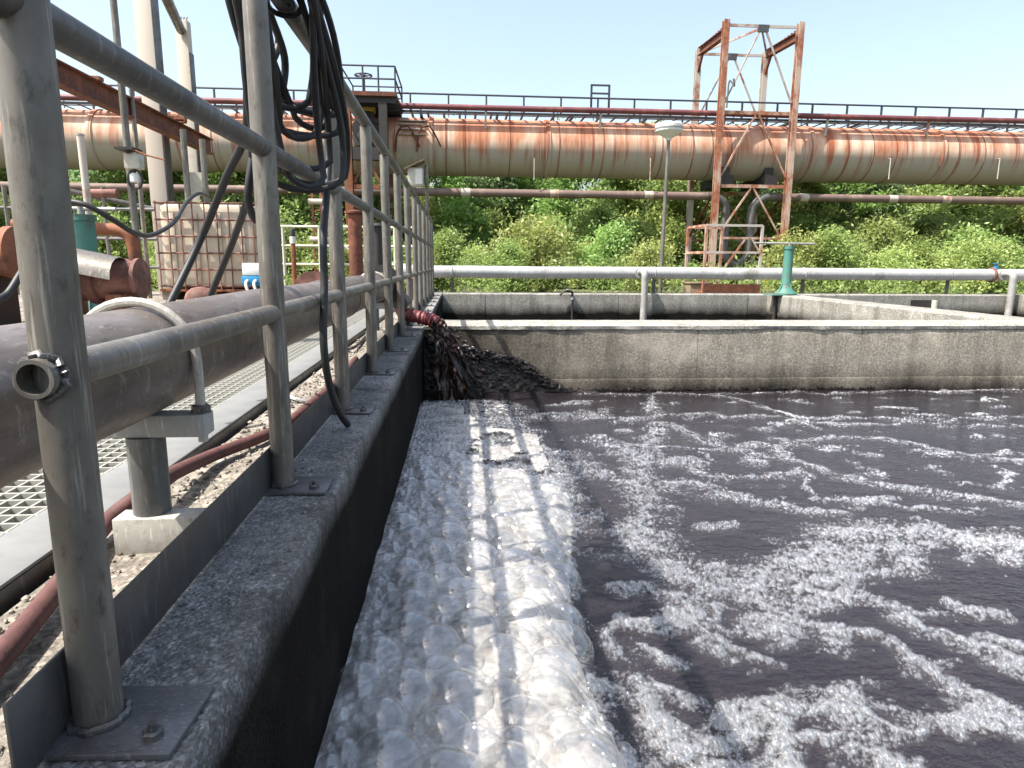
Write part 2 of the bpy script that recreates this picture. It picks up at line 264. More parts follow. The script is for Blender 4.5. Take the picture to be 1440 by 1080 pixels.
# ------------------------------------------------------------------ mesh helpers
class MB:
    def __init__(s): s.v = []; s.f = []
    def add(s, vs, fs):
        o = len(s.v); s.v += [tuple(p) for p in vs]; s.f += [tuple(i+o for i in f) for f in fs]; return s
    def box(s, a, b):
        (x0,y0,z0), (x1,y1,z1) = a, b
        return s.add([(x0,y0,z0),(x1,y0,z0),(x1,y1,z0),(x0,y1,z0),(x0,y0,z1),(x1,y0,z1),(x1,y1,z1),(x0,y1,z1)],
            [(0,3,2,1),(4,5,6,7),(0,1,5,4),(1,2,6,5),(2,3,7,6),(3,0,4,7)])
    def beam(s, p, q, w, h, up=(0,0,1)):             # bar of section w x h from p to q
        p, q = Vector(p), Vector(q); d = (q-p).normalized(); u = Vector(up)
        if abs(d.dot(u)) > 0.97: u = Vector((0,1,0))
        a = d.cross(u).normalized(); b = a.cross(d)
        vs = [e + a*(w/2*i) + b*(h/2*j) for e in (p, q) for i, j in ((-1,-1),(1,-1),(1,1),(-1,1))]
        return s.add(vs, [(0,1,2,3)[::-1],(4,5,6,7),(0,1,5,4),(1,2,6,5),(2,3,7,6),(3,0,4,7)])
    def ibeam(s, p, q, w, h, t=0.012, up=(0,0,1)):
        p, q = Vector(p), Vector(q); d = (q-p).normalized(); u = Vector(up)
        if abs(d.dot(u)) > 0.97: u = Vector((0,1,0))
        b = d.cross(u).normalized().cross(d)
        s.beam(p + b*(h/2-t/2), q + b*(h/2-t/2), w, t, up); s.beam(p - b*(h/2-t/2), q - b*(h/2-t/2), w, t, up)
        return s.beam(p, q, t, h-2*t-0.001, up)
    def tube(s, pts, r, n=12, cap=True, closed=False):
        pts = [Vector(p) for p in pts]; k = len(pts); rs = r if isinstance(r, (list, tuple)) else [r]*k
        tan = []
        for i in range(k):
            a = pts[(i-1) % k] if (closed or i) else pts[0]; b = pts[(i+1) % k] if (closed or i < k-1) else pts[-1]
            tan.append((b-a).normalized())
        u = Vector((0,0,1)) if abs(tan[0].z) < 0.9 else Vector((1,0,0))
        nrm = (u - tan[0]*u.dot(tan[0])).normalized(); vs = []
        for i in range(k):
            if i:
                nrm = nrm - tan[i]*nrm.dot(tan[i]); nrm.normalize()
            bn = tan[i].cross(nrm)
            for j in range(n):
                a = 2*math.pi*j/n; vs.append(pts[i] + (nrm*math.cos(a) + bn*math.sin(a))*rs[i])
        fs = []
        for i in range(k if closed else k-1):
            i2 = (i+1) % k
            for j in range(n):
                fs.append((i*n+j, i*n+(j+1) % n, i2*n+(j+1) % n, i2*n+j))
        if cap and not closed: fs += [tuple(range(n))[::-1], tuple((k-1)*n+j for j in range(n))]
        return s.add(vs, fs)
    def lathe(s, c, prof, n=20, axis='z'):             # prof: (radius, height)
        c = Vector(c); vs = []; fs = []
        for r, h in prof:
            for j in range(n):
                a = 2*math.pi*j/n; x, y = r*math.cos(a), r*math.sin(a)
                vs.append(c + (Vector((x,y,h)) if axis == 'z' else Vector((h,x,y)) if axis == 'x' else Vector((x,h,y))))
        for i in range(len(prof)-1):
            for j in range(n): fs.append((i*n+j, i*n+(j+1) % n, (i+1)*n+(j+1) % n, (i+1)*n+j))
        fs += [tuple(range(n))[::-1], tuple((len(prof)-1)*n+j for j in range(n))]
        return s.add(vs, fs)
    def build(s, name, mat, parent=None, smooth=True, bevel=0, origin=None, angle=35):
        me = bpy.data.meshes.new(name); o0 = Vector(origin) if origin is not None else ORG.get(parent.name if parent else None, Vector())
        me.from_pydata([tuple(Vector(p)-o0) for p in s.v], [], s.f)
        bm = bmesh.new(); bm.from_mesh(me); bmesh.ops.recalc_face_normals(bm, faces=bm.faces[:])
        if bevel:
            es = [e for e in bm.edges if len(e.link_faces) == 2 and e.calc_face_angle(0) > 0.6]
            bmesh.ops.bevel(bm, geom=es, offset=bevel, segments=2, affect='EDGES', profile=0.5)
        bm.to_mesh(me); bm.free()
        if smooth:
            me.polygons.foreach_set('use_smooth', [True]*len(me.polygons)); me.set_sharp_from_angle(angle=math.radians(angle))
        me.materials.append(M[mat]); o = bpy.data.objects.new(name, me); C.objects.link(o)
        if parent: o.parent = parent; ORG[o.name] = o0
        else: o.location = o0 if origin is not None else (0,0,0); ORG[o.name] = o0
        return o
ORG = {}
def tag(o, label, cat, group=None):
    o['label'] = label; o['category'] = cat
    if group: o['group'] = group
    return o
def thing(name, label, cat, loc, group=None):
    o = bpy.data.objects.new(name, None); C.objects.link(o); o.location = loc; o.empty_display_size = 0.1
    ORG[o.name] = Vector(loc); return tag(o, label, cat, group)
def piece(name, me, parent, loc, rot=(0,0,0), scale=(1,1,1)):     # a part that shares its mesh
    o = bpy.data.objects.new(name, me); C.objects.link(o); o.parent = parent
    o.location = Vector(loc) - ORG[parent.name]; o.rotation_euler = rot; o.scale = scale; return o
def kind(o, k): o['kind'] = k; return o
def spline(pts, n=8):                                     # Catmull-Rom through the points
    P = [Vector(p) for p in pts]; P = [2*P[0]-P[1]] + P + [2*P[-1]-P[-2]]; out = []
    for i in range(1, len(P)-2):
        for k in range(n):
            u = k/n; a, b, c, d = P[i-1], P[i], P[i+1], P[i+2]
            out.append(0.5*((2*b) + (c-a)*u + (2*a-5*b+4*c-d)*u*u + (3*b-a-3*c+d)*u**3))
    return out + [P[-2]]
def np_mesh(name, V, Fq, mat, smooth=True, parent=None):    # numpy verts (n,3) and quads/tris (m,k)
    me = bpy.data.meshes.new(name); nf, k = Fq.shape
    me.vertices.add(len(V)); me.vertices.foreach_set('co', np.ascontiguousarray(V, dtype=np.float32).ravel())
    me.loops.add(nf*k); me.loops.foreach_set('vertex_index', np.ascontiguousarray(Fq, dtype=np.int32).ravel())
    me.polygons.add(nf); me.polygons.foreach_set('loop_start', np.arange(0, nf*k, k, dtype=np.int32))
    if smooth: me.polygons.foreach_set('use_smooth', np.ones(nf, dtype=bool))
    me.update(calc_edges=True); me.validate(); me.materials.append(M[mat])
    o = bpy.data.objects.new(name, me); C.objects.link(o); o.parent = parent; return o
def vnoise(x, y, seed=0):                                    # smooth value noise on numpy arrays
    xi = np.floor(x).astype(np.int64); yi = np.floor(y).astype(np.int64); xf = x-xi; yf = y-yi
    def h(a, b):
        n = (a*374761393 + b*668265263 + seed*1442695041) & 0xffffffff
        n = ((n ^ (n >> 13))*1274126177) & 0xffffffff; return ((n ^ (n >> 16)) & 0xffff)/65535.0
    u = xf*xf*(3-2*xf); v = yf*yf*(3-2*yf)
    return (h(xi,yi)*(1-u)+h(xi+1,yi)*u)*(1-v) + (h(xi,yi+1)*(1-u)+h(xi+1,yi+1)*u)*v
def fbm(x, y, o=4, seed=0):
    s = 0; a = 0.5
    for i in range(o): s = s + a*vnoise(x, y, seed+i); x = x*2.03+7.1; y = y*2.03+3.7; a *= 0.5
    return s/(1-0.5**o)
# ================================================================== the setting
ZW = -0.506; XI = -0.273; YF = 5.05; YF2 = 5.46; YB = 10.75; YB2 = 11.12; XR = 9.5; XD = 5.12
def ground_sheet():
    xs = [-400, -14, 14, 400]; ys = [-300, -6, YB2, 600]; mb = MB()
    for i in range(3):
        for j in range(3):
            if (i, j) != (1, 1):
                mb.add([(xs[i],ys[j],-0.16),(xs[i+1],ys[j],-0.16),(xs[i+1],ys[j+1],-0.16),(xs[i],ys[j+1],-0.16)], [(0,1,2,3)])
    return kind(mb.build('ground', 'grass_ground'), 'structure')
ground_sheet()
kind(MB().box((-14,-6,-0.5), (-1.62,YB2,-0.004)).build('yard', 'yard_concrete'), 'structure')
kind(MB().box((-1.62,-6,-0.5), (-0.645,YB2,-0.30)).build('channel', 'yard_concrete'), 'structure')
kind(MB().box((XR+0.4,-6,-0.5), (14,YB2,-0.01)).build('terrace', 'yard_concrete'), 'structure')

def loft(name, mat, prof, a0, a1, n, axis, jit, parent=None, seed=1):
    """closed section prof [(u, z, jitter)] swept along an axis with noisy edges"""
    vs = []; k = len(prof); rr = np.random.default_rng(seed)
    tt = np.linspace(a0, a1, n)
    nz = [(fbm(tt*7+31*i, tt*0+i*3.3, 4, seed+i)-0.5)*2 for i in range(k)]
    nz2 = [(fbm(tt*7+17*i, tt*0+i*5.3, 4, seed+50+i)-0.5)*2 for i in range(k)]
    mb = MB()
    for s_ in range(n):
        for i, (u, z, j) in enumerate(prof):
            du = nz[i][s_]*jit*j; dz = -abs(nz2[i][s_])*jit*j
            vs.append((tt[s_], u+du, z+dz) if axis == 'x' else (u+du, tt[s_], z+dz))
    fs = []
    for s_ in range(n-1):
        for i in range(k): fs.append((s_*k+i, s_*k+(i+1) % k, (s_+1)*k+(i+1) % k, (s_+1)*k+i))
    fs += [tuple(range(k)), tuple((n-1)*k+i for i in range(k))]
    return mb.add(vs, fs).build(name, mat, parent, angle=32)

# left wall, under the railing
t = thing('tank_wall', 'dark pebbly concrete tank wall that carries the grey railing', 'wall', (-0.46, 0, -1.2))
loft('wall_body', 'wall_concrete', [(XI,-1.2,0),(XI,-0.35,0.3),(XI,-0.10,0.3),(XI,-0.022,0.5),(XI-0.001,-0.006,0.9),(XI-0.007,0,0.6),(-0.35,0,0.15),(-0.44,0,0),(-0.645,0,0),(-0.645,-1.2,0)], -5.0, YB2, 900, 'y', 0.010, t, 3)
loft('rough_ledge', 'ledge_concrete', [(-0.432,0.0015,0),(-0.434,0.010,0.6),(-0.50,0.012,0.9),(-0.56,0.008,0.9),(-0.63,0.009,0.6),(-0.642,0.0015,0)], -2.0, YB2-0.1, 300, 'y', 0.008, t, 9)
# dry clods and grit lying on the ledge
def rock_mesh(name, mat, seed, sub=1):
    bm = bmesh.new(); bmesh.ops.create_icosphere(bm, subdivisions=sub, radius=1.0); rr = random.Random(seed)
    for v in bm.verts: v.co *= rr.uniform(0.7, 1.25); v.co.z *= 0.6
    me = bpy.data.meshes.new(name); bm.to_mesh(me); bm.free(); me.materials.append(M[mat]); return me
def scatter_grit(name, mat, n, fx, fy, fz, rmin, rmax, label=None):
    bm = bmesh.new(); bmesh.ops.create_icosphere(bm, subdivisions=1, radius=1.0)
    bv = np.array([v.co[:] for v in bm.verts]); bf = np.array([[v.index for v in f.verts] for f in bm.faces]); bm.free()
    r = rmin + (rmax-rmin)*RNG.random(n)**3; sc = 0.6+0.8*RNG.random((n,1,3)); c = np.stack([fx(n), fy(n), np.full(n, fz)], 1)
    V = (bv[None]*(0.75+0.5*RNG.random((n,len(bv),1))))*r[:,None,None]*sc + c[:,None]
    F = bf[None] + (np.arange(n)*len(bv))[:,None,None]
    return kind(np_mesh(name, V.reshape(-1,3), F.reshape(-1,3), mat, False), 'stuff')
o = scatter_grit('grit', 'ledge_concrete', 2600, lambda n: -0.435-0.2*RNG.random(n), lambda n: 0.3+5.5*RNG.random(n)**1.3, 0.009, 0.0015, 0.009)
tag(o, 'crumbled stones and grit lying on the concrete ledge beside the toe board', 'grit')
o = scatter_grit('gravel', 'wall_concrete', 900, lambda n: XI-0.02-0.13*RNG.random(n), lambda n: 0.5+5*RNG.random(n)**1.4, 0.0, 0.001, 0.0045)
tag(o, 'loose grit on the wall top between the railing foot plates', 'grit')

# wall across the tank
t = thing('tank_wall', 'long concrete wall across the tank with a pale coping, dark along the foam', 'wall', (4.0, YF, -1.2))
MB().box((XI+0.001,YF+0.03,-1.2), (XR,YF2,-0.012)).build('wall_core', 'black_iron', t)
xs = [XI+0.001, PY(981,490,YF).x, PY(1211,490,YF).x, PY(1397,490,YF).x, 7.2, XR]
for i in range(len(xs)-1):
    loft('wall_panel', 'far_concrete', [(YF,-1.2,0),(YF,-0.40,0.2),(YF,-0.06,0.3),(YF+0.004,-0.02,0.6),(YF+0.016,-0.008,0.3),(YF+0.03,-0.008,0),(YF+0.03,-1.2,0)], xs[i]+(0.0018 if i else 0), xs[i+1]-0.0018, 60, 'x', 0.008, t, 20+i)
loft('footing', 'far_concrete', [(YF-0.012,-1.2,0),(YF-0.012,-0.43,0.3),(YF-0.006,-0.405,1.0),(YF+0.01,-0.404,0.2),(YF+0.01,-1.2,0)], XI+0.001, XR, 160, 'x', 0.006, t, 31)
loft('coping', 'cap_concrete', [(YF-0.005,-0.012,1.0),(YF-0.007,0.012,0.6),(YF+0.012,0.024,0.4),(YF+0.2,0.026,0.3),(YF2-0.01,0.024,0.3),(YF2+0.004,-0.03,1.2),(YF2-0.01,-0.035,0),(YF+0.04,-0.014,0)], XI+0.002, XR, 260, 'x', 0.010, t, 33)
# the second basin
t = thing('basin_wall', 'pale concrete back wall of the further basins under the grey pipe', 'wall', (4.0, YB, -1.2))
loft('wall_body', 'basin_concrete', [(YB,-1.2,0),(YB,-0.3,0.2),(YB,-0.02,0.7),(YB+0.02,0,0.6),(YB2-0.02,0,0.5),(YB2,-0.02,0.5),(YB2,-1.2,0)], XI+0.001, XR, 200, 'x', 0.010, t, 41)
for px_ in (681, 868, 1050):
    x = PY(px_,430,YB).x; MB().box((x-0.008,YB-0.006,-0.9), (x+0.008,YB+0.004,-0.015)).build('joint_strip', 'basin_concrete', t)
t = thing('basin_wall', 'pale sunlit dividing wall between the two further basins', 'wall', (XD+0.18, 8, -1.2))
loft('wall_body', 'basin_concrete', [(XD,-1.2,0),(XD,-0.3,0.2),(XD,-0.02,0.5),(XD+0.015,0,0.5),(XD+0.36,0,0.5),(XD+0.38,-0.02,0.5),(XD+0.38,-1.2,0)], YF2+0.005, YB-0.001, 120, 'y', 0.010, t, 51)
t = thing('basin_wall', 'concrete side wall at the right end of the tanks', 'wall', (XR+0.2, 3, -1.2))
loft('wall_body', 'basin_concrete', [(XR+0.001,-1.2,0),(XR+0.001,0,0.4),(XR+0.4,0,0.4),(XR+0.4,-1.2,0)], -5, YB2, 60, 'y', 0.01, t, 61)
t = thing('basin_wall', 'concrete end wall of the foaming tank, nearest the viewer', 'wall', (4, -5.2, -1.2))
loft('wall_body', 'basin_concrete', [(-5.4,-1.2,0),(-5.4,0,0.4),(-5.0,0,0.4),(-5.0,-1.2,0)], -0.645, XR+0.4, 60, 'x', 0.01, t, 71)
def sheet(name, x0, y0, x1, y1, z, mat):
    return kind(MB().add([(x0,y0,z),(x1,y0,z),(x1,y1,z),(x0,y1,z)], [(0,1,2,3)]).build(name, mat, smooth=False), 'structure')
sheet('water', XI-0.02, -5.0, XR+0.01, YF+0.02, ZW, 'liquid')
sheet('basin_water', XI-0.02, YF2-0.01, XD+0.01, YB+0.01, -0.62, 'basin_liquid')
sheet('basin_water', XD+0.37, YF2-0.01, XR+0.01, YB+0.01, -0.60, 'basin_liquid')

# ================================================================== the railing
XP = -0.39; RP = 0.0235
POST_Y = [0.668 + 0.763*i for i in range(13)]
ZT, ZM, ZL = 1.065, 0.715, 0.385
rail = thing('railing', 'grey galvanised pipe railing with three rails along the tank edge', 'railing', (XP, 4.5, 0))
post_me = None
def pipe_mesh(name, mat, r, h, n=20, zs=None):
    mb = MB().tube([(0,0,0),(0,0,h*0.33),(0,0,h*0.66),(0,0,h)], r, n)
    o = mb.build(name, mat); me = o.data; bpy.data.objects.remove(o); return me
pm = pipe_mesh('post', 'galvanised', RP, ZT-0.02)
wb = MB()
for i in range(26):
    a = 2*math.pi*i/26; q = 2*math.pi*(i+1)/26
wring = MB().tube([(math.cos(2*math.pi*i/26)*(RP+0.003+0.002*math.sin(i*2.7)), math.sin(2*math.pi*i/26)*(RP+0.003+0.002*math.cos(i*1.9)), 0.003) for i in range(26)], 0.0045, 6, closed=True).build('weld', 'weld_steel')
wme = wring.data; bpy.data.objects.remove(wring)
bp = MB().box((-0.03,-0.055,0.0),(0.10,0.055,0.007)).build('foot_plate', 'foot_steel', bevel=0.001); bpm = bp.data; bpy.data.objects.remove(bp)
bolt_o = MB().lathe((0,0,0), [(0.011,0),(0.011,0.007),(0.008,0.009),(0.005,0.009),(0.005,0.016)], 6).build('bolt', 'weld_steel', angle=20); boltm = bolt_o.data; bpy.data.objects.remove(bolt_o)
for i, y in enumerate(POST_Y):
    tilt = (random.uniform(-0.006,0.006), random.uniform(-0.006,0.006), random.uniform(0,6))
    p = piece('post', pm, rail, (XP, y, 0.004), tilt)
    f = piece('foot_plate', bpm, rail, (XP, y, 0.001), (0,0,random.uniform(-0.06,0.06)))
    ORG[f.name] = Vector((XP,y,0.001))
    piece('weld', wme, rail, (XP, y, 0.008))
    piece('bolt', boltm, f, (XP+0.072, y-0.03, 0.008))
# rails: the lowest one starts as an open, cut pipe in front of the first post
def open_pipe(mb, p, q, r, ri, n=22):
    p, q = Vector(p), Vector(q); vs = []; fs = []
    for (c, rad) in ((p,ri),(p,r),(q,r),(p+(q-p)*0.02,ri)):
        for j in range(n):
            a = 2*math.pi*j/n; vs.append(c + Vector((math.cos(a)*rad, 0, math.sin(a)*rad)))
    for j in range(n):
        j2 = (j+1) % n
        fs += [(j,j2,n+j2,n+j), (n+j,n+j2,2*n+j2,2*n+j), (j,j2,3*n+j2,3*n+j)]
    fs.append(tuple(3*n+j for j in range(n)))
    mb.add(vs, fs)
YE = POST_Y[-1]
mb = MB(); open_pipe(mb, (XP,0.628,ZL), (XP,YE,ZL), 0.0185, 0.0145); mb.build('lower_rail', 'galvanised', rail)
MB().tube([(XP+math.cos(2*math.pi*i/30)*(0.0205+0.002*math.sin(i*2.3)), 0.6435+0.002*math.cos(i*3.1), ZL+math.sin(2*math.pi*i/30)*(0.0205+0.002*math.sin(i*1.7))) for i in range(30)], 0.0042, 8, closed=True).build('weld', 'weld_steel', rail)
mb = MB(); open_pipe(mb, (XP,0.61,ZM), (XP,YE,ZM), 0.0185, 0.0145); mb.build('middle_rail', 'galvanised_dull', rail)
MB().tube([(XP,-0.6,ZT),(XP,2,ZT+0.002),(XP,4,ZT-0.003),(XP,6.5,ZT+0.002),(XP,YE,ZT)], 0.0225, 20).build('top_rail', 'galvanised_dull', rail)
# toe board in plates between the posts
for i in range(12):
    y0 = 0.575 if i == 0 else POST_Y[i]+0.03; y1 = POST_Y[i+1]+0.026
    x = XP-RP-0.004+random.uniform(-0.001,0.001)
    MB().beam((x,y0,0.048),(x+random.uniform(-0.002,0.002),y1,0.048), 0.004, 0.088).build('toe_board', 'plate_steel', rail, bevel=0.0008)

# ================================================================== discharge pipe, its saddles, the grating walk
XPIPE, ZPIPE, RPIPE = -0.53, 0.33, 0.0875
t = thing('discharge_pipe', 'large dull grey steel pipe running beside the railing', 'pipe', (XPIPE, 2, ZPIPE))
MB().tube([(XPIPE,-3.0+0.4*i,ZPIPE+0.002*math.sin(i*1.7)) for i in range(20)], RPIPE, 40).build('pipe_body', 'pipe_grey', t)
for y in (2.62, 3.02, 4.42):
    MB().tube([(XPIPE+math.cos(2*math.pi*i/40)*RPIPE, y+0.0015*math.sin(i*2.1), ZPIPE+math.sin(2*math.pi*i/40)*RPIPE) for i in range(40)], 0.0035, 6, closed=True).build('weld_seam', 'pipe_grey', t)
MB().lathe((XPIPE,4.6,ZPIPE), [(0.08,0),(0.14,0.001),(0.14,0.02),(0.11,0.021),(0.11,0.03),(0.14,0.031),(0.14,0.05),(0.08,0.051)], 32, 'y').build('flange', 'black_iron', t)
MB().tube(spline([(XPIPE,4.66,ZPIPE),(XPIPE,4.80,ZPIPE-0.01),(XPIPE+0.03,4.90,ZPIPE-0.05),(XPIPE+0.08,4.93,ZPIPE-0.11),(XPIPE+0.14,4.925,0.165)], 6), 0.07, 20).build('elbow', 'black_iron', t)
def saddle(Y, label):
    t = thing('pipe_support', label, 'pipe support', (XPIPE, Y, 0))
    xc = XPIPE+0.003
    MB().beam((xc-0.13,Y,ZPIPE-RPIPE-0.019),(xc+0.105,Y,ZPIPE-RPIPE-0.019), 0.045, 0.037).build('cross_beam', 'light_steel', t, bevel=0.002)
    mb = MB(); mb.beam((xc-0.028,Y,0.045),(xc-0.028,Y,ZPIPE-RPIPE-0.0385), 0.06, 0.006, (0,1,0)); mb.beam((xc,Y-0.028,0.045),(xc,Y-0.028,ZPIPE-RPIPE-0.0385), 0.006, 0.05, (1,0,0)) if False else None
    MB().tube([(xc,Y,0.071),(xc,Y,ZPIPE-RPIPE-0.0385)], 0.030, 18).build('leg', 'galvanised_dull', t)
    MB().beam((xc-0.05,Y-0.012,0.036),(xc+0.098,Y-0.012,0.036), 0.05, 0.068).build('foot_angle', 'u_steel', t, bevel=0.002)
    rr = RPIPE+0.009; pts = [(XPIPE-rr,Y,ZPIPE-RPIPE-0.05)]
    pts += [(XPIPE-math.cos(math.pi*i/16)*rr, Y, ZPIPE+math.sin(math.pi*i/16)*rr) for i in range(17)] + [(XPIPE+rr,Y,ZPIPE-RPIPE-0.05)]
    MB().tube(pts, 0.008, 10).build('u_bolt', 'u_steel', t)
    for sx in (-1, 1): MB().lathe((XPIPE+sx*rr,Y,ZPIPE-RPIPE-0.0005), [(0.016,0),(0.016,0.012),(0.012,0.014)], 6).build('nut', 'weld_steel', t, angle=20)
saddle(1.12, 'steel saddle with a pale strap holding the grey pipe, nearest the viewer')
saddle(4.15, 'steel saddle under the far end of the grey discharge pipe')
g = thing('grating_walkway', 'pale steel grating walkway under the grey pipe', 'walkway', (-1.15, 3, -0.3))
ZG = 0.030
MB().beam((-0.722,-2,ZG-0.003),(-0.722,8.5,ZG-0.003), 0.118, 0.006).build('edge_angle', 'plank_steel', g, bevel=0.001)
MB().box((-0.6665,-2,-0.012),(-0.661,8.5,ZG-0.0065)).build('edge_flange', 'plate_steel', g)
MB().box((-1.63,-2,ZG-0.04),(-1.61,8.5,ZG)).build('edge_flange', 'plate_steel', g)
for y in (0.2, 1.9, 3.6, 5.3, 7.0, 8.45): MB().box((-1.6,y-0.02,-0.30),(-0.70,y+0.02,ZG-0.032)).build('joist', 'plate_steel', g)
b1 = MB().box((-0.0024,-5.2,-0.025),(0.0024,5.2,0)).build('bearing_bar', 'grating_paint'); b1m = b1.data; bpy.data.objects.remove(b1)
b2 = MB().box((-0.41,-0.003,-0.012),(0.41,0.003,0.0006)).build('cross_bar', 'grating_paint'); b2m = b2.data; bpy.data.objects.remove(b2)
for i in range(25): piece('bearing_bar', b1m, g, (-0.792-0.033*i, 3.25, ZG-0.0045))
for i in range(190): piece('cross_bar', b2m, g, (-1.195, 0.45+0.041*i, ZG-0.004))
# rust-red hose on the ledge, white hose, planks
def hose(name, pts, r, mat, label, cat='hose', n=12, k=8, group=None):
    return tag(MB().tube(spline(pts, k), r, n).build(name, mat), label, cat, group)
hose('ground_hose', [PZ(-120,1060,0.03),PZ(0,925,0.03),PZ(90,815,0.031),PZ(150,735,0.036),PZ(190,702,0.062),PZ(232,672,0.062),PZ(300,640,0.034),PZ(392,603,0.03),PZ(440,566,0.03),PZ(475,536,0.03),PZ(500,505,0.03)], 0.0155, 'red_hose', 'thick rust-red hose lying on the concrete ledge under the grey pipe', k=10)
hose('white_hose', [PZ(404,556,0.018),PZ(416,561,0.018),PZ(432,563,0.018),PZ(446,561,0.018)], 0.006, 'white_paint', 'short piece of white hose on the ledge by the second post')
hose('wire', [PZ(383,470,0.03)+Vector((0,0,0.15)),PZ(372,500,0.04),PZ(374,520,0.035)], 0.0025, 'galvanised', 'thin bent wire under the grey pipe behind the second post', 'wire')
# ================================================================== red sleeve, sludge stream
pts = spline([(XPIPE+0.13,4.925,0.17),(-0.42,4.92,0.125),(-0.30,4.90,0.092),(-0.21,4.88,0.072),(-0.165,4.865,0.045)], 10)
t = thing('outlet_sleeve', 'ribbed red hose sleeve pouring sludge over the tank corner', 'hose', tuple(pts[20]))
MB().tube(pts, [0.047+0.004*math.sin(i*1.9) for i in range(len(pts))], 20).build('sleeve', 'red_sleeve', t)
for i in range(6, len(pts)-1, 5):
    tn = (pts[i+1]-pts[i-1]).normalized(); a = tn.cross(Vector((0,1,0))).normalized(); b = tn.cross(a)
    MB().tube([pts[i]+(a*math.cos(2*math.pi*k/22)+b*math.sin(2*math.pi*k/22))*0.050 for k in range(22)], 0.005, 6, closed=True).build('rib', 'red_sleeve', t)
t = thing('sludge_stream', 'brown sludge falling from the red sleeve into the foam', 'sludge', (0.0, 4.8, ZW))
nu, nv = 70, 60; U, Vv = np.meshgrid(np.linspace(0,1,nu), np.linspace(0,1,nv), indexing='ij')
for layer in range(2):                                 # two torn, lumpy sheets falling in an arc
    T = 0.335*Vv*(1+0.05*(fbm(U*9, Vv*2, 3, 120+layer)-0.5)); vx = 0.08+(0.95-0.35*layer)*U**1.3 + 0.5*(fbm(U*6, Vv*3, 3, 123+layer)-0.5)
    GX = -0.20+0.05*U+vx*T; GZ = 0.075-0.06*U-4.9*T*T-0.15*T + 0.05*(fbm(U*14, Vv*9, 3, 127+layer)-0.5)
    GY = 4.875-0.05*layer-0.15*T+0.10*(fbm(U*7, Vv*5, 4, 131+layer)-0.5)+0.05*(fbm(U*26, Vv*16, 3, 134+layer)-0.5)
    th_ = 0.014+0.02*fbm(U*12, Vv*9, 3, 137)
    A = np.stack([GX, GY-th_, GZ], 2).reshape(-1,3); B = np.stack([GX, GY+th_, GZ], 2).reshape(-1,3)
    ii, jj = np.meshgrid(np.arange(nu-1), np.arange(nv-1), indexing='ij'); keepf = (fbm(U*11, Vv*7, 3, 141+layer)[:-1,:-1] < 0.60+0.25*(1-Vv[:-1,:-1]))
    b0 = (ii*nv+jj)[keepf]; q_ = np.stack([b0, b0+nv, b0+nv+1, b0+1], 1)
    o = np_mesh('falling_sheet', np.concatenate([A,B])-np.array(ORG[t.name]), np.concatenate([q_, q_[:,::-1]+nu*nv]), 'stream' if layer else 'sludge', True, t)
n_ = 160; r_ = 0.004+0.010*RNG.random(n_)**2; tt_ = 0.335*RNG.random(n_); vv_ = 0.1+1.3*RNG.random(n_)
cc = np.stack([-0.165+vv_*tt_, 4.86-0.25*RNG.random(n_)*tt_*3, 0.04-4.9*tt_**2+0.05*RNG.random(n_)], 1)-np.array(ORG[t.name])
bm = bmesh.new(); bmesh.ops.create_icosphere(bm, subdivisions=1, radius=1.0)
iv = np.array([v.co[:] for v in bm.verts]); fi = np.array([[v.index for v in f.verts] for f in bm.faces]); bm.free()
kind(np_mesh('droplet', (iv[None]*r_[:,None,None]*np.array([1,1,1.5])+cc[:,None]).reshape(-1,3), (fi[None]+(np.arange(n_)*len(iv))[:,None,None]).reshape(-1,3), 'stream', True, t), 'stuff')
# sludge caked on the cross wall below a falling upper edge
cr = [(598,470),(640,481),(680,492),(715,499),(745,512),(768,532),(800,547),(840,551)]
cx = [PY(a,b,YF).x for a,b in cr]; cz = [PY(a,b,YF).z for a,b in cr]
nx, nzz = 190, 80; gx = np.linspace(XI, cx[-1], nx); top = np.interp(gx, cx, cz)
uu = np.linspace(0, 1, nzz); GX = np.repeat(gx[:,None], nzz, 1); GZ = (ZW-0.01) + (top[:,None]-(ZW-0.01))*uu[None]
lump = fbm(GX*38, GZ*38, 4, 5); ridge = np.exp(-((1-uu[None])*(top[:,None]-ZW)/0.05)**2)
th = 0.019 + 0.022*lump**2 + 0.030*ridge*np.clip(fbm(GX*55, GZ*55, 3, 8)-0.25, 0, 1)
th *= np.clip((1-uu[None])*30, 0, 1); th = np.minimum(th, 0.055); th[:, -1] = -0.004
GZ = GZ + (fbm(GX*30, GZ*0, 3, 2)[:, :]-0.5)*0.05*uu[None]
V = np.stack([GX, YF-th, GZ], 2).reshape(-1,3); ii, jj = np.meshgrid(np.arange(nx-1), np.arange(nzz-1), indexing='ij'); b0 = (ii*nzz+jj).ravel()
o = kind(np_mesh('sludge_crust', V, np.stack([b0, b0+nzz, b0+nzz+1, b0+1], 1), 'sludge'), 'stuff')
tag(o, 'wet black sludge caked on the cross wall beside the red sleeve', 'sludge')
bm = bmesh.new(); bmesh.ops.create_icosphere(bm, subdivisions=1, radius=1.0)
ICV = np.array([v.co[:] for v in bm.verts]); ICF = np.array([[v.index for v in f.verts] for f in bm.faces]); bm.free()
n = 1500; q = RNG.random(n)**0.8; lx = XI+0.1+(cx[-1]-XI-0.1)*q; lt = np.interp(lx, cx, cz); dz = np.abs(RNG.normal(0, 0.035, n))
far_ = RNG.random(n) < 0.3; lx = np.where(far_, cx[-1]+RNG.random(n)**1.6*2.6-0.3, lx); lz = np.where(far_, ZW+0.006+np.abs(RNG.normal(0,0.010,n)), lt-dz)
lr = np.where(far_, 0.004+0.006*RNG.random(n), 0.006+0.016*RNG.random(n)**2)
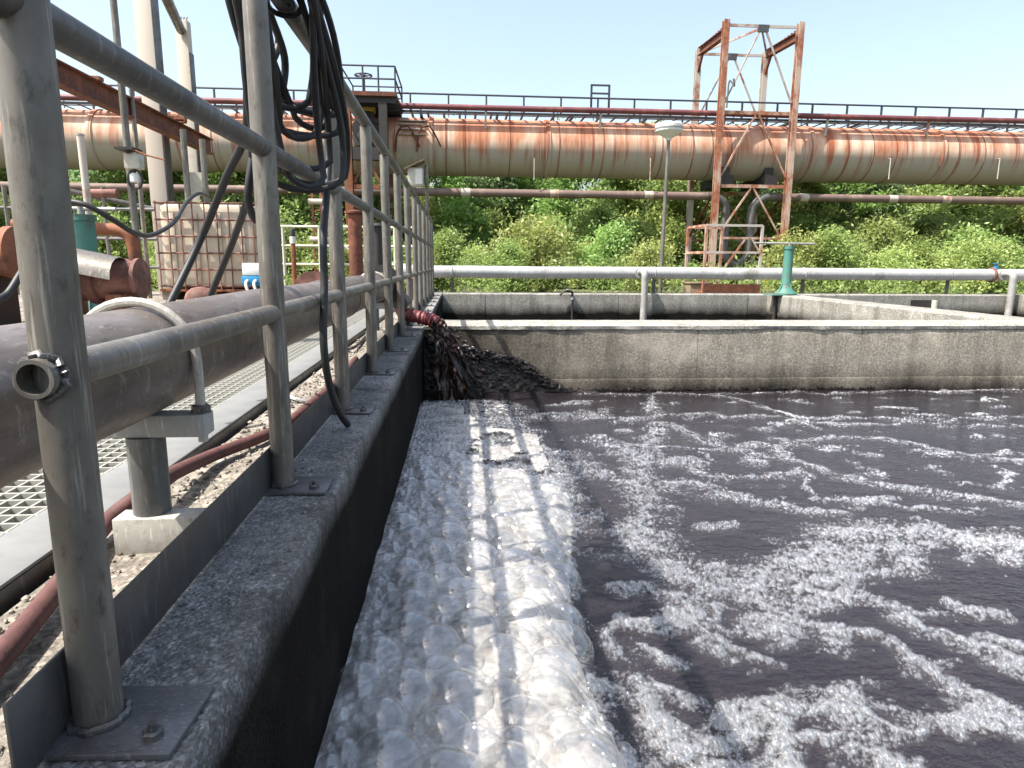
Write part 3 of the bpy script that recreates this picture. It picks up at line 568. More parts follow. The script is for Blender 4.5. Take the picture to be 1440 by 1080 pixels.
cc = np.stack([lx, np.where(far_, YF-0.014, YF-0.022-0.016*RNG.random(n)), lz], 1)
V = ICV[None]*(0.7+0.6*RNG.random((n,len(ICV),1)))*lr[:,None,None] + cc[:,None]
o = kind(np_mesh('sludge_lump', V.reshape(-1,3), (ICF[None]+(np.arange(n)*len(ICV))[:,None,None]).reshape(-1,3), 'sludge'), 'stuff')
tag(o, 'glossy black sludge lumps along the upper edge of the caked wall', 'sludge')

# ================================================================== hoses hung on the railing
coil = thing('hose_coil', 'coil of black rubber hose hung over the top rail', 'hose', (XP, 1.72, ZT))
rr = random.Random(5)
for k in range(11):
    yt = 1.57+rr.uniform(-0.06,0.07); yb = 1.76+rr.uniform(-0.09,0.12); hw = rr.uniform(0.06,0.17); zt = ZT+0.036+0.004*(k % 3); zb = rr.uniform(0.655,0.88); xa = rr.uniform(0.030,0.075); pts = []; ph = rr.uniform(-0.3,0.3)
    for i in range(36):
        a = 2*math.pi*i/36; z = (zt+zb)/2+(zt-zb)/2*math.cos(a); s_ = math.sin(a); u = max(0,(zt-z)/(zt-zb))
        wdt = hw*(0.55+0.45*u)
        pts.append((XP+xa*(1 if s_ > 0 else -1)*min(1, abs(s_)*2.2)+0.006*(k % 4)+0.012*math.sin(2*a+ph*9), yt+(yb-yt)*u+wdt*s_+0.012*math.sin(3*a+k), z))
    MB().tube(pts, 0.0080, 10, closed=True).build('loop', 'black_rubber', coil)
for yy in (1.53, 1.66):
    MB().tube([(XP+0.040*math.cos(2*math.pi*i/16), yy+0.01*math.sin(i), ZT+0.012+0.040*math.sin(2*math.pi*i/16)) for i in range(16)], 0.006, 8, closed=True).build('tie', 'black_rubber', coil)
hose('hanging_hose', [PX(448,70,-0.365),PX(459,150,-0.362),PX(462,230,-0.362),PX(455,330,-0.36),PX(456,400,-0.36),PX(455,480,-0.36),PX(463,540,-0.355),PX(478,580,-0.345),PZ(488,598,0.012)+Vector((0,0.01,0))], 0.0105, 'black_rubber', 'black hose hanging straight down beside the third post')
hose('slanting_hose', [(XP+0.03,1.50,ZT-0.03),(XP+0.005,1.50,ZT+0.034),(XP-0.04,1.49,ZT+0.005),PX(360,60,-0.455),PX(349,120,-0.47),PX(345,190,-0.52),PX(318,250,-0.62),PX(285,330,-0.74),PX(243,418,-0.80),PX(215,470,-0.83)], 0.0105, 'black_rubber', 'black hose slanting down behind the grey pipe, left one')
hose('slanting_hose', [(XP+0.03,1.53,ZT-0.03),(XP+0.005,1.53,ZT+0.034),(XP-0.04,1.53,ZT+0.005),PX(366,75,-0.46),PX(356,170,-0.48),PX(352,260,-0.54),PX(331,330,-0.66),PX(297,414,-0.80),PX(280,460,-0.83)], 0.0100, 'black_rubber', 'black hose slanting down behind the grey pipe, right one')
hose('slanting_hose', [(XP+0.03,1.56,ZT-0.03),(XP+0.005,1.56,ZT+0.034),(XP-0.04,1.55,ZT+0.0),PX(392,55,-0.46),PX(368,120,-0.48),PX(358,200,-0.50),PX(349,275,-0.52),PX(360,310,-0.53),PX(374,290,-0.51),PX(384,240,-0.49),PX(394,150,-0.46),PX(400,80,-0.445),(XP-0.035,1.60,ZT+0.015),(XP+0.005,1.60,ZT+0.036),(XP+0.03,1.60,ZT-0.03)], 0.0095, 'black_rubber', 'black hose looped low behind the second post')
hose('ground_cable', [PZ(470,470,0.02),PZ(490,490,0.03),PZ(510,478,0.02),PZ(520,462,0.02),PZ(498,455,0.02)], 0.008, 'black_rubber', 'black cable curled on the ledge near the red sleeve', 'cable')
# ================================================================== pipes and fittings behind the tanks
YG = 10.93
p0 = PY(610,381,YG); p1 = PY(1440,392,YG); zg = (p0.z+p1.z)/2; zg = 0.33
t = thing('grey_pipe', 'long grey painted pipe along the back wall of the basins', 'pipe', (4, YG, zg))
MB().tube([(-0.9+1.1*i, YG, zg+0.004*math.sin(i*2.2)) for i in range(13)], 0.098, 28).build('pipe_body', 'grey_paint_pipe', t)
for px_ in (636, 920, 1130, 1334):
    x = PY(px_,385,YG).x
    MB().tube([(x+0.003*math.sin(i), YG+math.cos(2*math.pi*i/26)*0.102, zg+math.sin(2*math.pi*i/26)*0.102) for i in range(26)], 0.009, 8, closed=True).build('clamp', 'light_steel', t)
    MB().beam((x,YG,0.0),(x,YG,zg-0.09), 0.05, 0.03, (0,1,0)).build('stand', 'plate_steel', t)
def spout(px_, label, blue):
    c = PY(px_,385,YG); x = c.x; t = thing('spout', label, 'pipe', (x, YB-0.12, 0))
    pts = spline([(x-0.03,YG-0.09,zg+0.01),(x-0.02,YG-0.17,zg+0.03),(x,YB-0.10,zg+0.0),(x+0.004,YB-0.115,zg-0.14),(x+0.006,YB-0.115,0.0),(x,YB-0.115,-0.66)], 7)
    MB().tube(pts, 0.055, 18).build('bent_pipe', 'light_steel', t)
    for zz in (0.30,): MB().lathe((x-0.03,YG-0.12,zg-0.0), [(0.085,0),(0.085,0.02)], 18, 'y').build('flange', 'light_steel', t)
    if blue:
        MB().lathe((x-0.09,YG,zg+0.09), [(0.04,0),(0.04,0.05),(0.02,0.06),(0.02,0.09),(0.05,0.10),(0.05,0.11)], 12).build('valve', 'blue_plastic', t)
        MB().tube([(x-0.15+math.cos(2*math.pi*i/20)*0.0, YG+math.cos(2*math.pi*i/20)*0.112, zg+math.sin(2*math.pi*i/20)*0.112) for i in range(20)], 0.02, 8, closed=True).build('clamp', 'salmon_rust', t)
spout(900, 'pale bent spout pipe dropping into the middle of the further basin', False)
spout(1406, 'pale bent spout pipe with a blue valve at the right edge', True)
# small tap stand hooked over the back wall
c = PY(800,412,YB-0.05)
t = thing('tap', 'small black standpipe with a tap against the back basin wall', 'tap', (c.x, YB-0.05, -0.62))
MB().tube([(c.x+0.06,YB-0.05,-0.62),(c.x+0.06,YB-0.05,0.0)], 0.018, 10).build('standpipe', 'black_iron', t)
MB().tube(spline([(c.x+0.06,YB-0.05,0.0),(c.x+0.03,YB-0.06,0.03),(c.x-0.08,YB-0.06,0.03),(c.x-0.15,YB-0.06,-0.03)], 5), 0.018, 8).build('spout_arm', 'black_iron', t)
MB().lathe((c.x-0.01,YB-0.06,0.04), [(0.012,0),(0.012,0.02),(0.045,0.022),(0.045,0.032)], 12).build('tap_knob', 'light_steel', t)
MB().lathe((c.x+0.06,YB-0.05,-0.10), [(0.026,0),(0.026,0.05)], 12).build('collar', 'light_steel', t)
# dark overflow box set into the right basin's back wall
a = PY(1282,422,YB-0.02); b = PY(1309,438,YB-0.02)
t = thing('overflow_box', 'dark open overflow box in the back wall of the right basin', 'box', (a.x, YB, -0.2))
MB().box((a.x,YB-0.012,b.z),(b.x,YB-0.001,a.z)).build('back_plate', 'black_iron', t)
MB().box((b.x+0.002,YB-0.11,b.z-0.08),(b.x+0.03,YB-0.001,a.z)).build('side_plate', 'pale_box', t)
# teal valve pillar with cross handle on the dividing wall
def valve_pillar(base, h, r, label, hx, handle_rot):
    t = thing('valve_pillar', label, 'valve', tuple(base))
    MB().lathe(base, [(r*2.3,0),(r*2.3,0.02),(r*1.25,0.10),(r*1.0,0.16),(r*1.0,h-0.05),(r*1.15,h-0.045),(r*1.15,h),(r*0.3,h+0.003)], 20).build('pillar', 'teal', t)
    for k in range(4):
        a_ = math.pi/2*k+0.4; d = Vector((math.cos(a_),math.sin(a_),0))
        MB().add([base+d*r*0.9+Vector((0,0,0.2)), base+d*r*2.2+Vector((0,0,0.022)), base+d*r*0.9+Vector((0,0,0.022))]+[base+d*r*0.9+Vector((0,0,0.2))+d.cross(Vector((0,0,1)))*0.012, base+d*r*2.2+Vector((0,0,0.022))+d.cross(Vector((0,0,1)))*0.012, base+d*r*0.9+Vector((0,0,0.022))+d.cross(Vector((0,0,1)))*0.012], [(0,1,2),(3,5,4),(0,3,4,1),(1,4,5,2),(2,5,3,0)]).build('gusset', 'teal', t)
    MB().lathe(base, [(r*0.3,h+0.004),(r*0.3,h+0.06)], 12).build('spindle', 'light_steel', t)
    d = Vector((math.cos(handle_rot), math.sin(handle_rot), 0)); top = base+Vector((0,0,h+0.045))
    MB().tube([top-d*hx*1.15, top+d*hx*0.85], 0.016, 10).build('handle', 'light_steel', t)
    return t
b = PZ(1090,418,0.0); b.y = min(b.y, YB-0.15); b = Vector((XD+0.13, YB-0.35, 0.01))
t = valve_pillar(b, 0.76, 0.075, 'teal valve pillar with a bar handle on the dividing wall', 0.52, 0.1)
MB().add([b+Vector((-0.30,-0.16,-0.012)),b+Vector((0.17,-0.16,-0.012)),b+Vector((0.17,0.17,-0.012)),b+Vector((-0.30,0.17,-0.012)),b+Vector((-0.30,-0.16,0.0)),b+Vector((0.17,-0.16,0.0)),b+Vector((0.17,0.17,0.0)),b+Vector((-0.30,0.17,0.0))],[(0,3,2,1),(4,5,6,7),(0,1,5,4),(1,2,6,5),(2,3,7,6),(3,0,4,7)]).build('bracket', 'teal', t)
MB().tube([b+Vector((-0.17,-0.02,-0.63)), b+Vector((-0.17,-0.02,-0.013))], 0.03, 10).build('valve_rod', 'black_iron', t)
# mushroom lamp
c = PY(941,181,12.6); bx = PY(928,408,12.6).x; X0 = (c.x+bx)/2
t = thing('lamp_post', 'white mushroom lamp on a thin pole behind the basins', 'lamp post', (bx, 12.6, -0.16))
MB().tube([(bx,12.6,-0.16),(bx+(c.x-bx)*0.55,12.6,1.4),(c.x,12.6,c.z-0.2)], [0.042,0.038,0.03], 14).build('pole', 'galvanised', t)
MB().lathe((c.x,12.6,c.z), [(0.045,-0.21),(0.06,-0.17),(0.20,-0.085),(0.245,-0.05),(0.255,0.0),(0.255,0.06),(0.235,0.085),(0.12,0.11),(0.02,0.115)], 32).build('lamp_head', 'lamp_white', t)
MB().lathe((c.x,12.6,c.z), [(0.259,-0.012),(0.262,0.0),(0.262,0.012),(0.259,0.02)], 32).build('rim', 'light_steel', t)

# ================================================================== the gas main, its walkway and carrier pipes
YM = 19.0
ca = PY(640,208,YM); cb = PY(1440,224,YM); ZMN = (ca.z+cb.z)/2; RM = 0.74
t = thing('gas_main', 'huge rust-streaked gas main crossing above the bushes', 'pipe', (0, YM, ZMN))
prof = []
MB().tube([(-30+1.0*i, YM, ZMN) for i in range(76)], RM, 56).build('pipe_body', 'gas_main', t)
for px_, w_, pr in ((30,0.03,0.012),(130,0.06,0.03),(300,0.03,0.012),(606,0.05,0.05),(627,0.02,0.010),(654,0.02,0.010),(717,0.02,0.010),(771,0.05,0.03),(786,0.02,0.012),(848,0.015,0.008),(930,0.03,0.012),(973,0.04,0.02),(1000,0.03,0.012),(1142,0.05,0.03),(1190,0.02,0.010),(1226,0.02,0.012),(1258,0.02,0.012),(1325,0.05,0.03),(1345,0.02,0.010),(1382,0.03,0.012)):
    x = PY(px_,205,YM-0.6).x; w_ = w_ if pr > 0.02 else 0.008
    MB().lathe((x,YM,ZMN), [(RM-0.01,-w_-0.004),(RM+pr,-w_),(RM+pr,w_),(RM-0.01,w_+0.004)], 56, 'x').build('ring_seam', 'gas_main' if pr > 0.02 else 'rust', t)
for px_ in (751, 914, 1250, 1403):
    x = PY(px_,230,YM-RM).x; z = PY(px_,226,YM-RM).z
    MB().tube([(x,YM-RM+0.02,z+0.05),(x,YM-RM-0.06,z+0.05),(x,YM-RM-0.06,z-0.5)], 0.014, 6).build('drain_stub', 'tower_pale', t)
# walkway on top
ZTOP = ZMN+RM
t = thing('walkway_deck', 'narrow dark steel walkway along the top of the gas main', 'walkway', (0, YM, ZTOP))
tr_ = MB().box((-0.03,-0.53,0),(0.03,0.53,0.012)).build('tread', 'dark_rail'); trm = tr_.data; bpy.data.objects.remove(tr_)
for i in range(150): piece('tread', trm, t, (-26+0.42*i, YM, ZTOP+0.06))
for sy in (-0.56, 0.56): MB().box((-28,YM+sy-0.02,ZTOP+0.03),(40,YM+sy+0.02,ZTOP+0.09)).build('stringer', 'dark_rail', t)
for i in range(34): MB().box((-27+2*i,YM-0.58,ZTOP-0.02),(-26.94+2*i,YM+0.58,ZTOP+0.029)).build('bearer', 'dark_rail', t)
zr = PY(640,133,YM-0.55).z
def walk_rail(y, ztop, label, pitch, off):
    t = thing('walkway_railing', label, 'railing', (0, y, ZTOP+0.09), None)
    pm_ = MB().box((-0.022,-0.022,0),(0.022,0.022,ztop-ZTOP-0.09)).build('post', 'dark_rail'); m_ = pm_.data; bpy.data.objects.remove(pm_)
    for i in range(int(62/pitch)): piece('post', m_, t, (-25+off+pitch*i, y, ZTOP+0.0905))
    MB().tube([(-27,y,ztop),(38,y,ztop)], 0.025, 8).build('top_rail', 'dark_rail', t)
    MB().tube([(-27,y,ZTOP+0.24),(38,y,ZTOP+0.24)], 0.016, 8).build('knee_rail', 'dark_rail', t)
    return t
walk_rail(YM-0.56, zr, 'nearer dark railing of the walkway on the gas main', 0.99, 0.0)
walk_rail(YM+0.56, zr-0.03, 'further dark railing of the walkway on the gas main', 1.24, 0.4)
# cable with droppers strung behind
t = thing('cable_run', 'thin cable with short hangers behind the walkway railing', 'cable', (0, YM+0.75, zr-0.2))
MB().tube([(-26+2*i, YM+0.75, zr-0.14+0.02*math.sin(i*1.3)) for i in range(33)], 0.014, 6).build('cable', 'galvanised_dull', t)
for i in range(60): MB().box((-25+1.03*i,YM+0.74,zr-0.30),(-24.975+1.03*i,YM+0.76,zr-0.06)).build('hanger', 'galvanised_dull', t)
# gate frame rising from the walkway
a = PY(832,121,YM-0.5); b = PY(856,152,YM-0.5)
t = thing('walkway_gate', 'small dark square frame standing on the walkway railing', 'frame', (a.x, YM-0.5, ZTOP+0.09))
for x in (a.x, b.x): MB().box((x-0.025,YM-0.52,ZTOP+0.0905),(x+0.025,YM-0.47,a.z)).build('upright', 'dark_rail', t)
for z in (a.z+0.025, a.z-0.18): MB().box((a.x-0.026,YM-0.519,z-0.02),(b.x+0.026,YM-0.471,z+0.02)).build('crossbar', 'dark_rail', t)
# dark red pipe in front of the walkway
zr2 = PY(700,152,YM-0.72).z
t = thing('red_pipe', 'dark red pipe along the top front of the gas main', 'pipe', (0, YM-0.72, zr2))
MB().tube([(-29+1.7*i, YM-0.72, zr2+0.006*math.sin(i)) for i in range(41)], 0.075, 14).build('pipe_body', 'red_pipe', t)
for px_ in (683, 845, 1165, 1308):
    x = PY(px_,160,YM-0.7).x
    MB().beam((x,YM-0.72,zr2+0.08),(x,YM-0.62,ZTOP-0.34), 0.05, 0.05).build('bracket', 'tower_pale', t)
    MB().box((x-0.02,YM-0.74,ZTOP-0.38),(x+0.40,YM-0.50,ZTOP-0.32)).build('bracket_foot', 'rust', t) if False else None
# slim brown pipe under it with an expansion loop at the tower
YL = 18.35; zl = PY(800,273,YL).z
xa, xb = PY(1004,280,YL).x, PY(1078,280,YL).x; zb_ = PY(1035,372,YL).z; xl, xr = PY(1019,330,YL).x, PY(1054,330,YL).x
t = thing('brown_pipe', 'slim brown pipe below the gas main, dipping in a loop at the tower', 'pipe', (0, YL, zl))
MB().tube([(-29,YL,zl),(-18,YL,zl+0.01),(-8,YL,zl-0.01),(0,YL,zl),(xa-0.2,YL,zl)], 0.105, 16).build('pipe_run', 'brown_pipe', t)
MB().tube([(xb+0.25,YL,zl),(14,YL,zl),(24,YL,zl+0.01),(40,YL,zl)], 0.105, 16).build('pipe_run', 'brown_pipe', t)
MB().tube(spline([(xa-0.19,YL,zl),(xa+0.02,YL,zl-0.02),(xl-0.08,YL,zl-0.16),(xl,YL,zl-0.42),(xl,YL,zb_+0.55),(xl+0.06,YL,zb_+0.20),((xl+xr)/2,YL,zb_),(xr-0.06,YL,zb_+0.20),(xr,YL,zb_+0.55),(xr,YL,zl-0.50),(xr+0.10,YL,zl-0.18),(xr+0.38,YL,zl-0.01),(xb+0.24,YL,zl)], 6), 0.115, 16).build('expansion_loop', 'galvanised_dull', t)
for px_ in (655, 779, 912, 1130, 1255, 1330):
    x = PY(px_,275,YL).x; MB().lathe((x,YL,zl), [(0.1,-0.12),(0.112,-0.118),(0.112,0.118),(0.1,0.12)], 16, 'x').build('sleeve', 'tower_pale', t)

# ================================================================== the tower
Y1, Y2 = 18.0, 20.0
xl1 = PY(1011,200,Y1).x; xr1 = PY(1113,200,Y1).x; zt1 = PY(1020,28,Y1).z; z4 = PY(1060,160,Y1).z; z2 = PY(1055,262,Y1).z; zt2 = zt1-0.12
t = thing('steel_tower', 'rusty open lattice tower straddling the gas main', 'tower', ((xl1+xr1)/2, 19, -0.16))
for x in (xl1, xr1):
    MB().ibeam((x,Y1,-0.16),(x,Y1,zt1), 0.15, 0.17, 0.02, (0,1,0)).build('leg', 'tower_rust', t)
    MB().ibeam((x,Y2,-0.16),(x,Y2,zt2), 0.15, 0.17, 0.02, (0,1,0)).build('leg', 'tower_pale', t)
    MB().ibeam((x,Y1+0.12,zt1-0.30),(x,Y2-0.12,zt2-0.10), 0.14, 0.22, 0.02).build('roof_beam', 'rust_beam', t)
    MB().beam((x,Y2,zt2-0.7),(x,Y2-0.35,zt2-0.22), 0.06, 0.08).build('knee_brace', 'rust_beam', t)
    for i in range(9): MB().box((x-0.05,Y1+0.2+0.18*i,zt1-0.19),(x+0.05,Y1+0.26+0.18*i,zt1-0.13)).build('cleat', 'rust_beam', t)
xm = (xl1+xr1)/2
def br(p, q, w_=0.07, mat='tower_rust', nm='brace'): MB().beam(p, q, w_, 0.04, (0,1,0)).build(nm, mat, t)
for (Y, zt_, mt) in ((Y1, zt1, 'tower_pale'), (Y2, zt2, 'tower_pale')):
    e = 0.10
    br((xl1+e,Y,zt_-0.12),(xr1-e,Y,zt_-0.12), 0.07, mt, 'crossbar'); br((xl1+e,Y,z4+0.02),(xr1-e,Y,z4+0.02), 0.09, 'tower_rust', 'crossbar'); br((xl1+e,Y,z2),(xr1-e,Y,z2), 0.09, 'tower_rust', 'crossbar')
    for sx, xx in ((-1,xl1+e),(1,xr1-e)):
        br((xm+sx*0.05,Y,zt_-0.16),(xx,Y,z4+0.30), 0.042, mt)
        br((xm+sx*0.05,Y,z4-0.04),(xx,Y,z2+0.25), 0.045, 'tower_rust')
        br((xm+sx*0.04,Y,z2-0.06),(xx,Y,1.2), 0.045, 'tower_rust')
        br((xm+sx*0.10,Y,1.15),(xx-sx*0.02,Y,0.0), 0.045, 'tower_rust')
    br((xl1+e,Y,1.18),(xr1-e,Y,1.18), 0.06, 'tower_rust', 'crossbar')
    MB().box((xm-0.14,Y-0.03,zt_-0.26),(xm+0.14,Y+0.03,zt_-0.085)).build('gusset', 'plate_steel', t)
for x in (xl1, xr1):
    for z in (z2, 1.18): br((x,Y1+0.1,z),(x,Y2-0.1,z), 0.08, 'rust', 'crossbar')
    MB().beam((x,Y1+0.1,z2-0.1),(x,Y2-0.1,1.3), 0.05, 0.05).build('brace', 'rust_beam', t)
for q in ((xl1,Y2),(xr1,Y2)): br((xm,Y1+0.1,zt1-0.13),(q[0],q[1]-0.1,zt2-0.14), 0.05, 'tower_pale')
for sx in (-1, 1):
    x = xm+sx*0.62
    MB().box((x-0.16,Y1+0.15,z2+0.06),(x+0.16,Y2-0.15,z2+0.30)).build('saddle_beam', 'black_iron', t)
    MB().lathe((x,YM,ZMN), [(RM+0.002,-0.10),(RM+0.05,-0.10),(RM+0.05,0.10),(RM+0.002,0.10)], 40, 'x').build('saddle_ring', 'gas_main', t) if False else None
    MB().box((x-0.12,YM-0.62,z2+0.301),(x+0.12,YM+0.62,ZMN-RM*0.62)).build('saddle_block', 'black_iron', t)
# flood lamp on the near leg
c = PY(1040,106,Y1-0.3)
t = thing('flood_lamp', 'grey flood lamp on a curved arm from the tower leg', 'lamp', (xl1+0.1, Y1-0.12, z4))
MB().tube(spline([(xl1+0.10,Y1-0.13,z4+0.1),(xl1+0.12,Y1-0.15,z4+0.75),(xl1+0.22,Y1-0.25,c.z-0.25),(c.x-0.15,Y1-0.3,c.z-0.08)], 6), 0.022, 8).build('arm', 'galvanised_dull', t)
hd = MB().lathe((0,0,0), [(0.03,-0.22),(0.10,-0.20),(0.15,-0.02),(0.14,0.10),(0.06,0.20),(0.02,0.21)], 16, 'x').build('lamp_head', 'galvanised_dull', t)
hd.location = Vector((c.x,Y1-0.3,c.z)) - ORG[t.name]; hd.rotation_euler = (0,-0.45,0.25)
# crossing cage over the grey pipe
Yc = 11.55
xa_, xb_ = PY(992,350,Yc).x, PY(1070,350,Yc).x
t = thing('crossing_cage', 'rusty steel step cage over the grey pipe below the tower', 'stile', ((xa_+xb_)/2, Yc, -0.16))
zc = PY(1030,317,Yc).z; zm = PY(1030,355,Yc).z; zp = PY(1030,402,Yc).z
for x in (xa_, xb_, xa_-0.02, xb_-0.37):
    y = Yc if x in (xa_, xb_) else Yc+0.9
    MB().beam((x,y,-0.16),(x,y,zc), 0.045, 0.045, (0,1,0)).build('upright', 'tower_rust' if x != xb_ else 'tower_pale', t)
for z in (zc, zm):
    MB().beam((xa_,Yc-0.004,z),(xb_,Yc-0.004,z), 0.04, 0.04, (0,1,0)).build('crossbar', 'tower_pale', t)
    MB().beam((xa_-0.02,Yc+0.9,z),(xb_-0.37,Yc+0.9,z), 0.04, 0.04, (0,1,0)).build('crossbar', 'tower_rust', t)
    MB().beam((xa_-0.004,Yc+0.03,z),(xa_-0.024,Yc+0.87,z), 0.04, 0.04).build('crossbar', 'tower_rust', t)
MB().beam((xa_-0.01,Yc-0.03,PY(1030,407,Yc).z),(xb_+0.02,Yc-0.03,PY(1030,407,Yc).z), 0.012, 0.19).build('front_plate', 'rust_beam', t)
MB().box((xa_-0.01,Yc-0.02,PY(1030,402,Yc).z-0.15),(xb_,Yc+0.92,PY(1030,402,Yc).z-0.11)).build('tread', 'rust', t)
c = PY(980,408,12.2)
t = thing('wooden_box', 'small weathered wooden box beside the rusty step cage', 'box', (c.x, 12.2, -0.16))
MB().box((c.x-0.2,12.0,-0.159),(c.x+0.2,12.4,0.12)).build('crate_body', 'wood', t, bevel=0.005)
MB().box((c.x-0.22,11.98,0.121),(c.x+0.22,12.42,0.15)).build('crate_lid', 'wood', t, bevel=0.004)

# ================================================================== valve platform at the left
Yn, Yf = 17.2, 19.2; zf = PY(520,128,Yn).z; xL = PY(478,128,Yn).x; xR_ = PY(557,128,Yn).x; zrl = PY(520,92,Yn).z
t = thing('valve_platform', 'dark railed platform over a valve of the gas main', 'platform', ((xL+xR_)/2, Yn, -0.16))
MB().box((xL,Yn,zf-0.10),(xR_,Yf,zf)).build('floor', 'rust_beam', t)
for i in range(5): MB().box((xL+0.1,Yn+0.1+0.42*i,zf-0.24),(xR_-0.02,Yn+0.18+0.42*i,zf-0.101)).build('joist', 'black_iron', t)
zh = (zf+zrl)/2
for (x,y) in ((xL+0.02,Yn+0.02),(xL+0.55,Yn+0.02),(xR_-0.42,Yn+0.02),(xR_-0.02,Yn+0.02),(xR_-0.02,Yf-0.03),(xL+0.02,Yf-0.03),(xL+0.7,Yf-0.03)):
    MB().tube([(x,y,zf+0.0005),(x,y,zrl)], 0.022, 8).build('rail_post', 'dark_rail', t)
for z in (zrl, zh):
    MB().tube([(xL,Yn+0.02,z),(xR_-0.02,Yn+0.02,z)], 0.022, 8).build('rail', 'dark_rail', t); MB().tube([(xR_-0.02,Yn+0.02,z),(xR_-0.02,Yf-0.03,z-0.0)], 0.022, 8).build('rail', 'dark_rail', t)
    MB().tube([(xL,Yf-0.03,z),(xR_-0.02,Yf-0.03,z)], 0.02, 8).build('rail', 'dark_rail', t); MB().tube([(xL+0.02,Yn+0.02,z),(xL+0.02,Yf-0.03,z)], 0.02, 8).build('rail', 'dark_rail', t)
for px_, y, mt in ((489,Yn+0.15,'rust'),(540,Yn+0.15,'black_iron'),(497,Yf-0.1,'rust_beam'),(546,Yf-0.1,'rust_beam')):
    x = PY(px_,200,y).x; MB().ibeam((x,y,-0.16),(x,y,zf-0.245), 0.20, 0.22, 0.025, (0,1,0)).build('column', mt, t)
x0, x1 = PY(489,200,Yn+0.15).x, PY(540,200,Yn+0.15).x
z5 = PY(510,262,Yn).z
MB().beam((x0+0.12,Yn+0.15,z5),(x1-0.12,Yn+0.15,z5), 0.1, 0.16, (0,1,0)).build('crossbar', 'rust', t)
MB().beam((x0+0.12,Yn+0.15,z5+0.1),(x0+0.62,Yn+0.15,z5+0.95), 0.06, 0.08, (0,1,0)).build('brace', 'orange_rust', t)
MB().beam((x1-0.12,Yn+0.15,z5+0.1),(x1-0.5,Yn+0.15,z5+0.9), 0.06, 0.08, (0,1,0)).build('brace', 'rust', t)
zmid = PY(515,215,Yn).z; MB().beam((x0+0.12,Yn+0.15,zmid),(x1-0.12,Yn+0.15,zmid), 0.3, 0.2, (0,1,0)).build('crossbar', 'black_iron', t)
c = PY(511,106,Yn+0.9)
t = thing('gate_valve', 'gate valve with yellow gearbox and a handwheel above the platform', 'valve', (c.x, Yn+0.9, zmid))
yv = Yn+0.9; zv = PY(515,150,yv).z
MB().tube([(c.x,yv,zv+0.15),(c.x,yv,c.z)], 0.04, 10).build('spindle', 'plate_steel', t)
MB().tube([(c.x+0.21*math.cos(2*math.pi*i/28), yv+0.21*math.sin(2*math.pi*i/28), c.z) for i in range(28)], 0.018, 8, closed=True).build('handwheel', 'dark_rail', t)
for k in range(3):
    a_ = math.pi*k/3; MB().tube([(c.x-0.2*math.cos(a_),yv-0.2*math.sin(a_),c.z),(c.x+0.2*math.cos(a_),yv+0.2*math.sin(a_),c.z)], 0.012, 6).build('spoke', 'dark_rail', t)
MB().box((c.x-0.24,yv-0.25,zv-0.16),(c.x+0.27,yv+0.2,zv+0.14)).build('gearbox', 'yellow_paint', t, bevel=0.05)
MB().lathe((c.x+0.05,yv-0.05,zv-1.05), [(0.05,0),(0.32,0.05),(0.38,0.3),(0.30,0.6),(0.33,0.62),(0.33,0.72),(0.22,0.74),(0.2,0.9)], 20).build('bonnet', 'black_iron', t)
MB().lathe((c.x-0.02,yv-0.32,zv-0.62), [(0.08,-0.05),(0.26,-0.04),(0.26,0.02),(0.08,0.03)], 22, 'y').build('gear_cover', 'black_iron', t)
# rungs on the gas main beside it (access steps)
t = thing('access_ladder', 'bent rusty hand rails and steps on the gas main beside the platform', 'ladder', (PY(580,190,18.2).x, 18.25, ZMN))
for px_, dx in ((556,0),(586,0)):
    pts = [PY(px_,213,18.24),PY(px_+2,188,18.22),PY(px_+8,178,18.1),PY(px_+18,177,18.1),PY(px_+24,186,18.15),PY(px_+34,206,18.24)]
    MB().tube(pts, 0.025, 8).build('hand_rail', 'rust_beam', t)
for i in range(4):
    a_ = 0.25+0.2*i; y = YM-math.cos(a_)*(RM+0.03); z = ZMN+math.sin(a_)*(RM+0.03)
    MB().box((PY(560,200,18.3).x,y-0.06,z-0.015),(PY(598,200,18.3).x,y+0.05,z+0.015)).build('tread', 'tower_pale', t)
# small pale cabinet on a pole at the far end of the railing
Yk = 9.2; a = PY(573,232,Yk); b = PY(595,261,Yk)
t = thing('cabinet', 'small pale cabinet with a slanted lid on a pole past the railing', 'cabinet', (b.x+0.04, Yk, 0))
MB().tube([(b.x+0.045,Yk+0.1,0.0),(b.x+0.045,Yk+0.1,a.z+0.02)], 0.025, 10).build('pole', 'galvanised', t)
MB().box((a.x,Yk,b.z),(b.x,Yk+0.24,a.z-0.03)).build('cabinet_body', 'pale_box', t, bevel=0.004)
MB().box((a.x+0.10,Yk-0.008,b.z+0.02),(b.x-0.01,Yk-0.001,a.z-0.05)).build('door', 'white_paint', t)
MB().add([(a.x-0.04,Yk-0.06,a.z-0.06),(b.x+0.02,Yk-0.06,a.z+0.06),(b.x+0.02,Yk+0.28,a.z+0.06),(a.x-0.04,Yk+0.28,a.z-0.06),(a.x-0.04,Yk-0.06,a.z-0.045),(b.x+0.02,Yk-0.06,a.z+0.075),(b.x+0.02,Yk+0.28,a.z+0.075),(a.x-0.04,Yk+0.28,a.z-0.045)],[(0,3,2,1),(4,5,6,7),(0,1,5,4),(1,2,6,5),(2,3,7,6),(3,0,4,7)]).build('lid', 'wood', t)
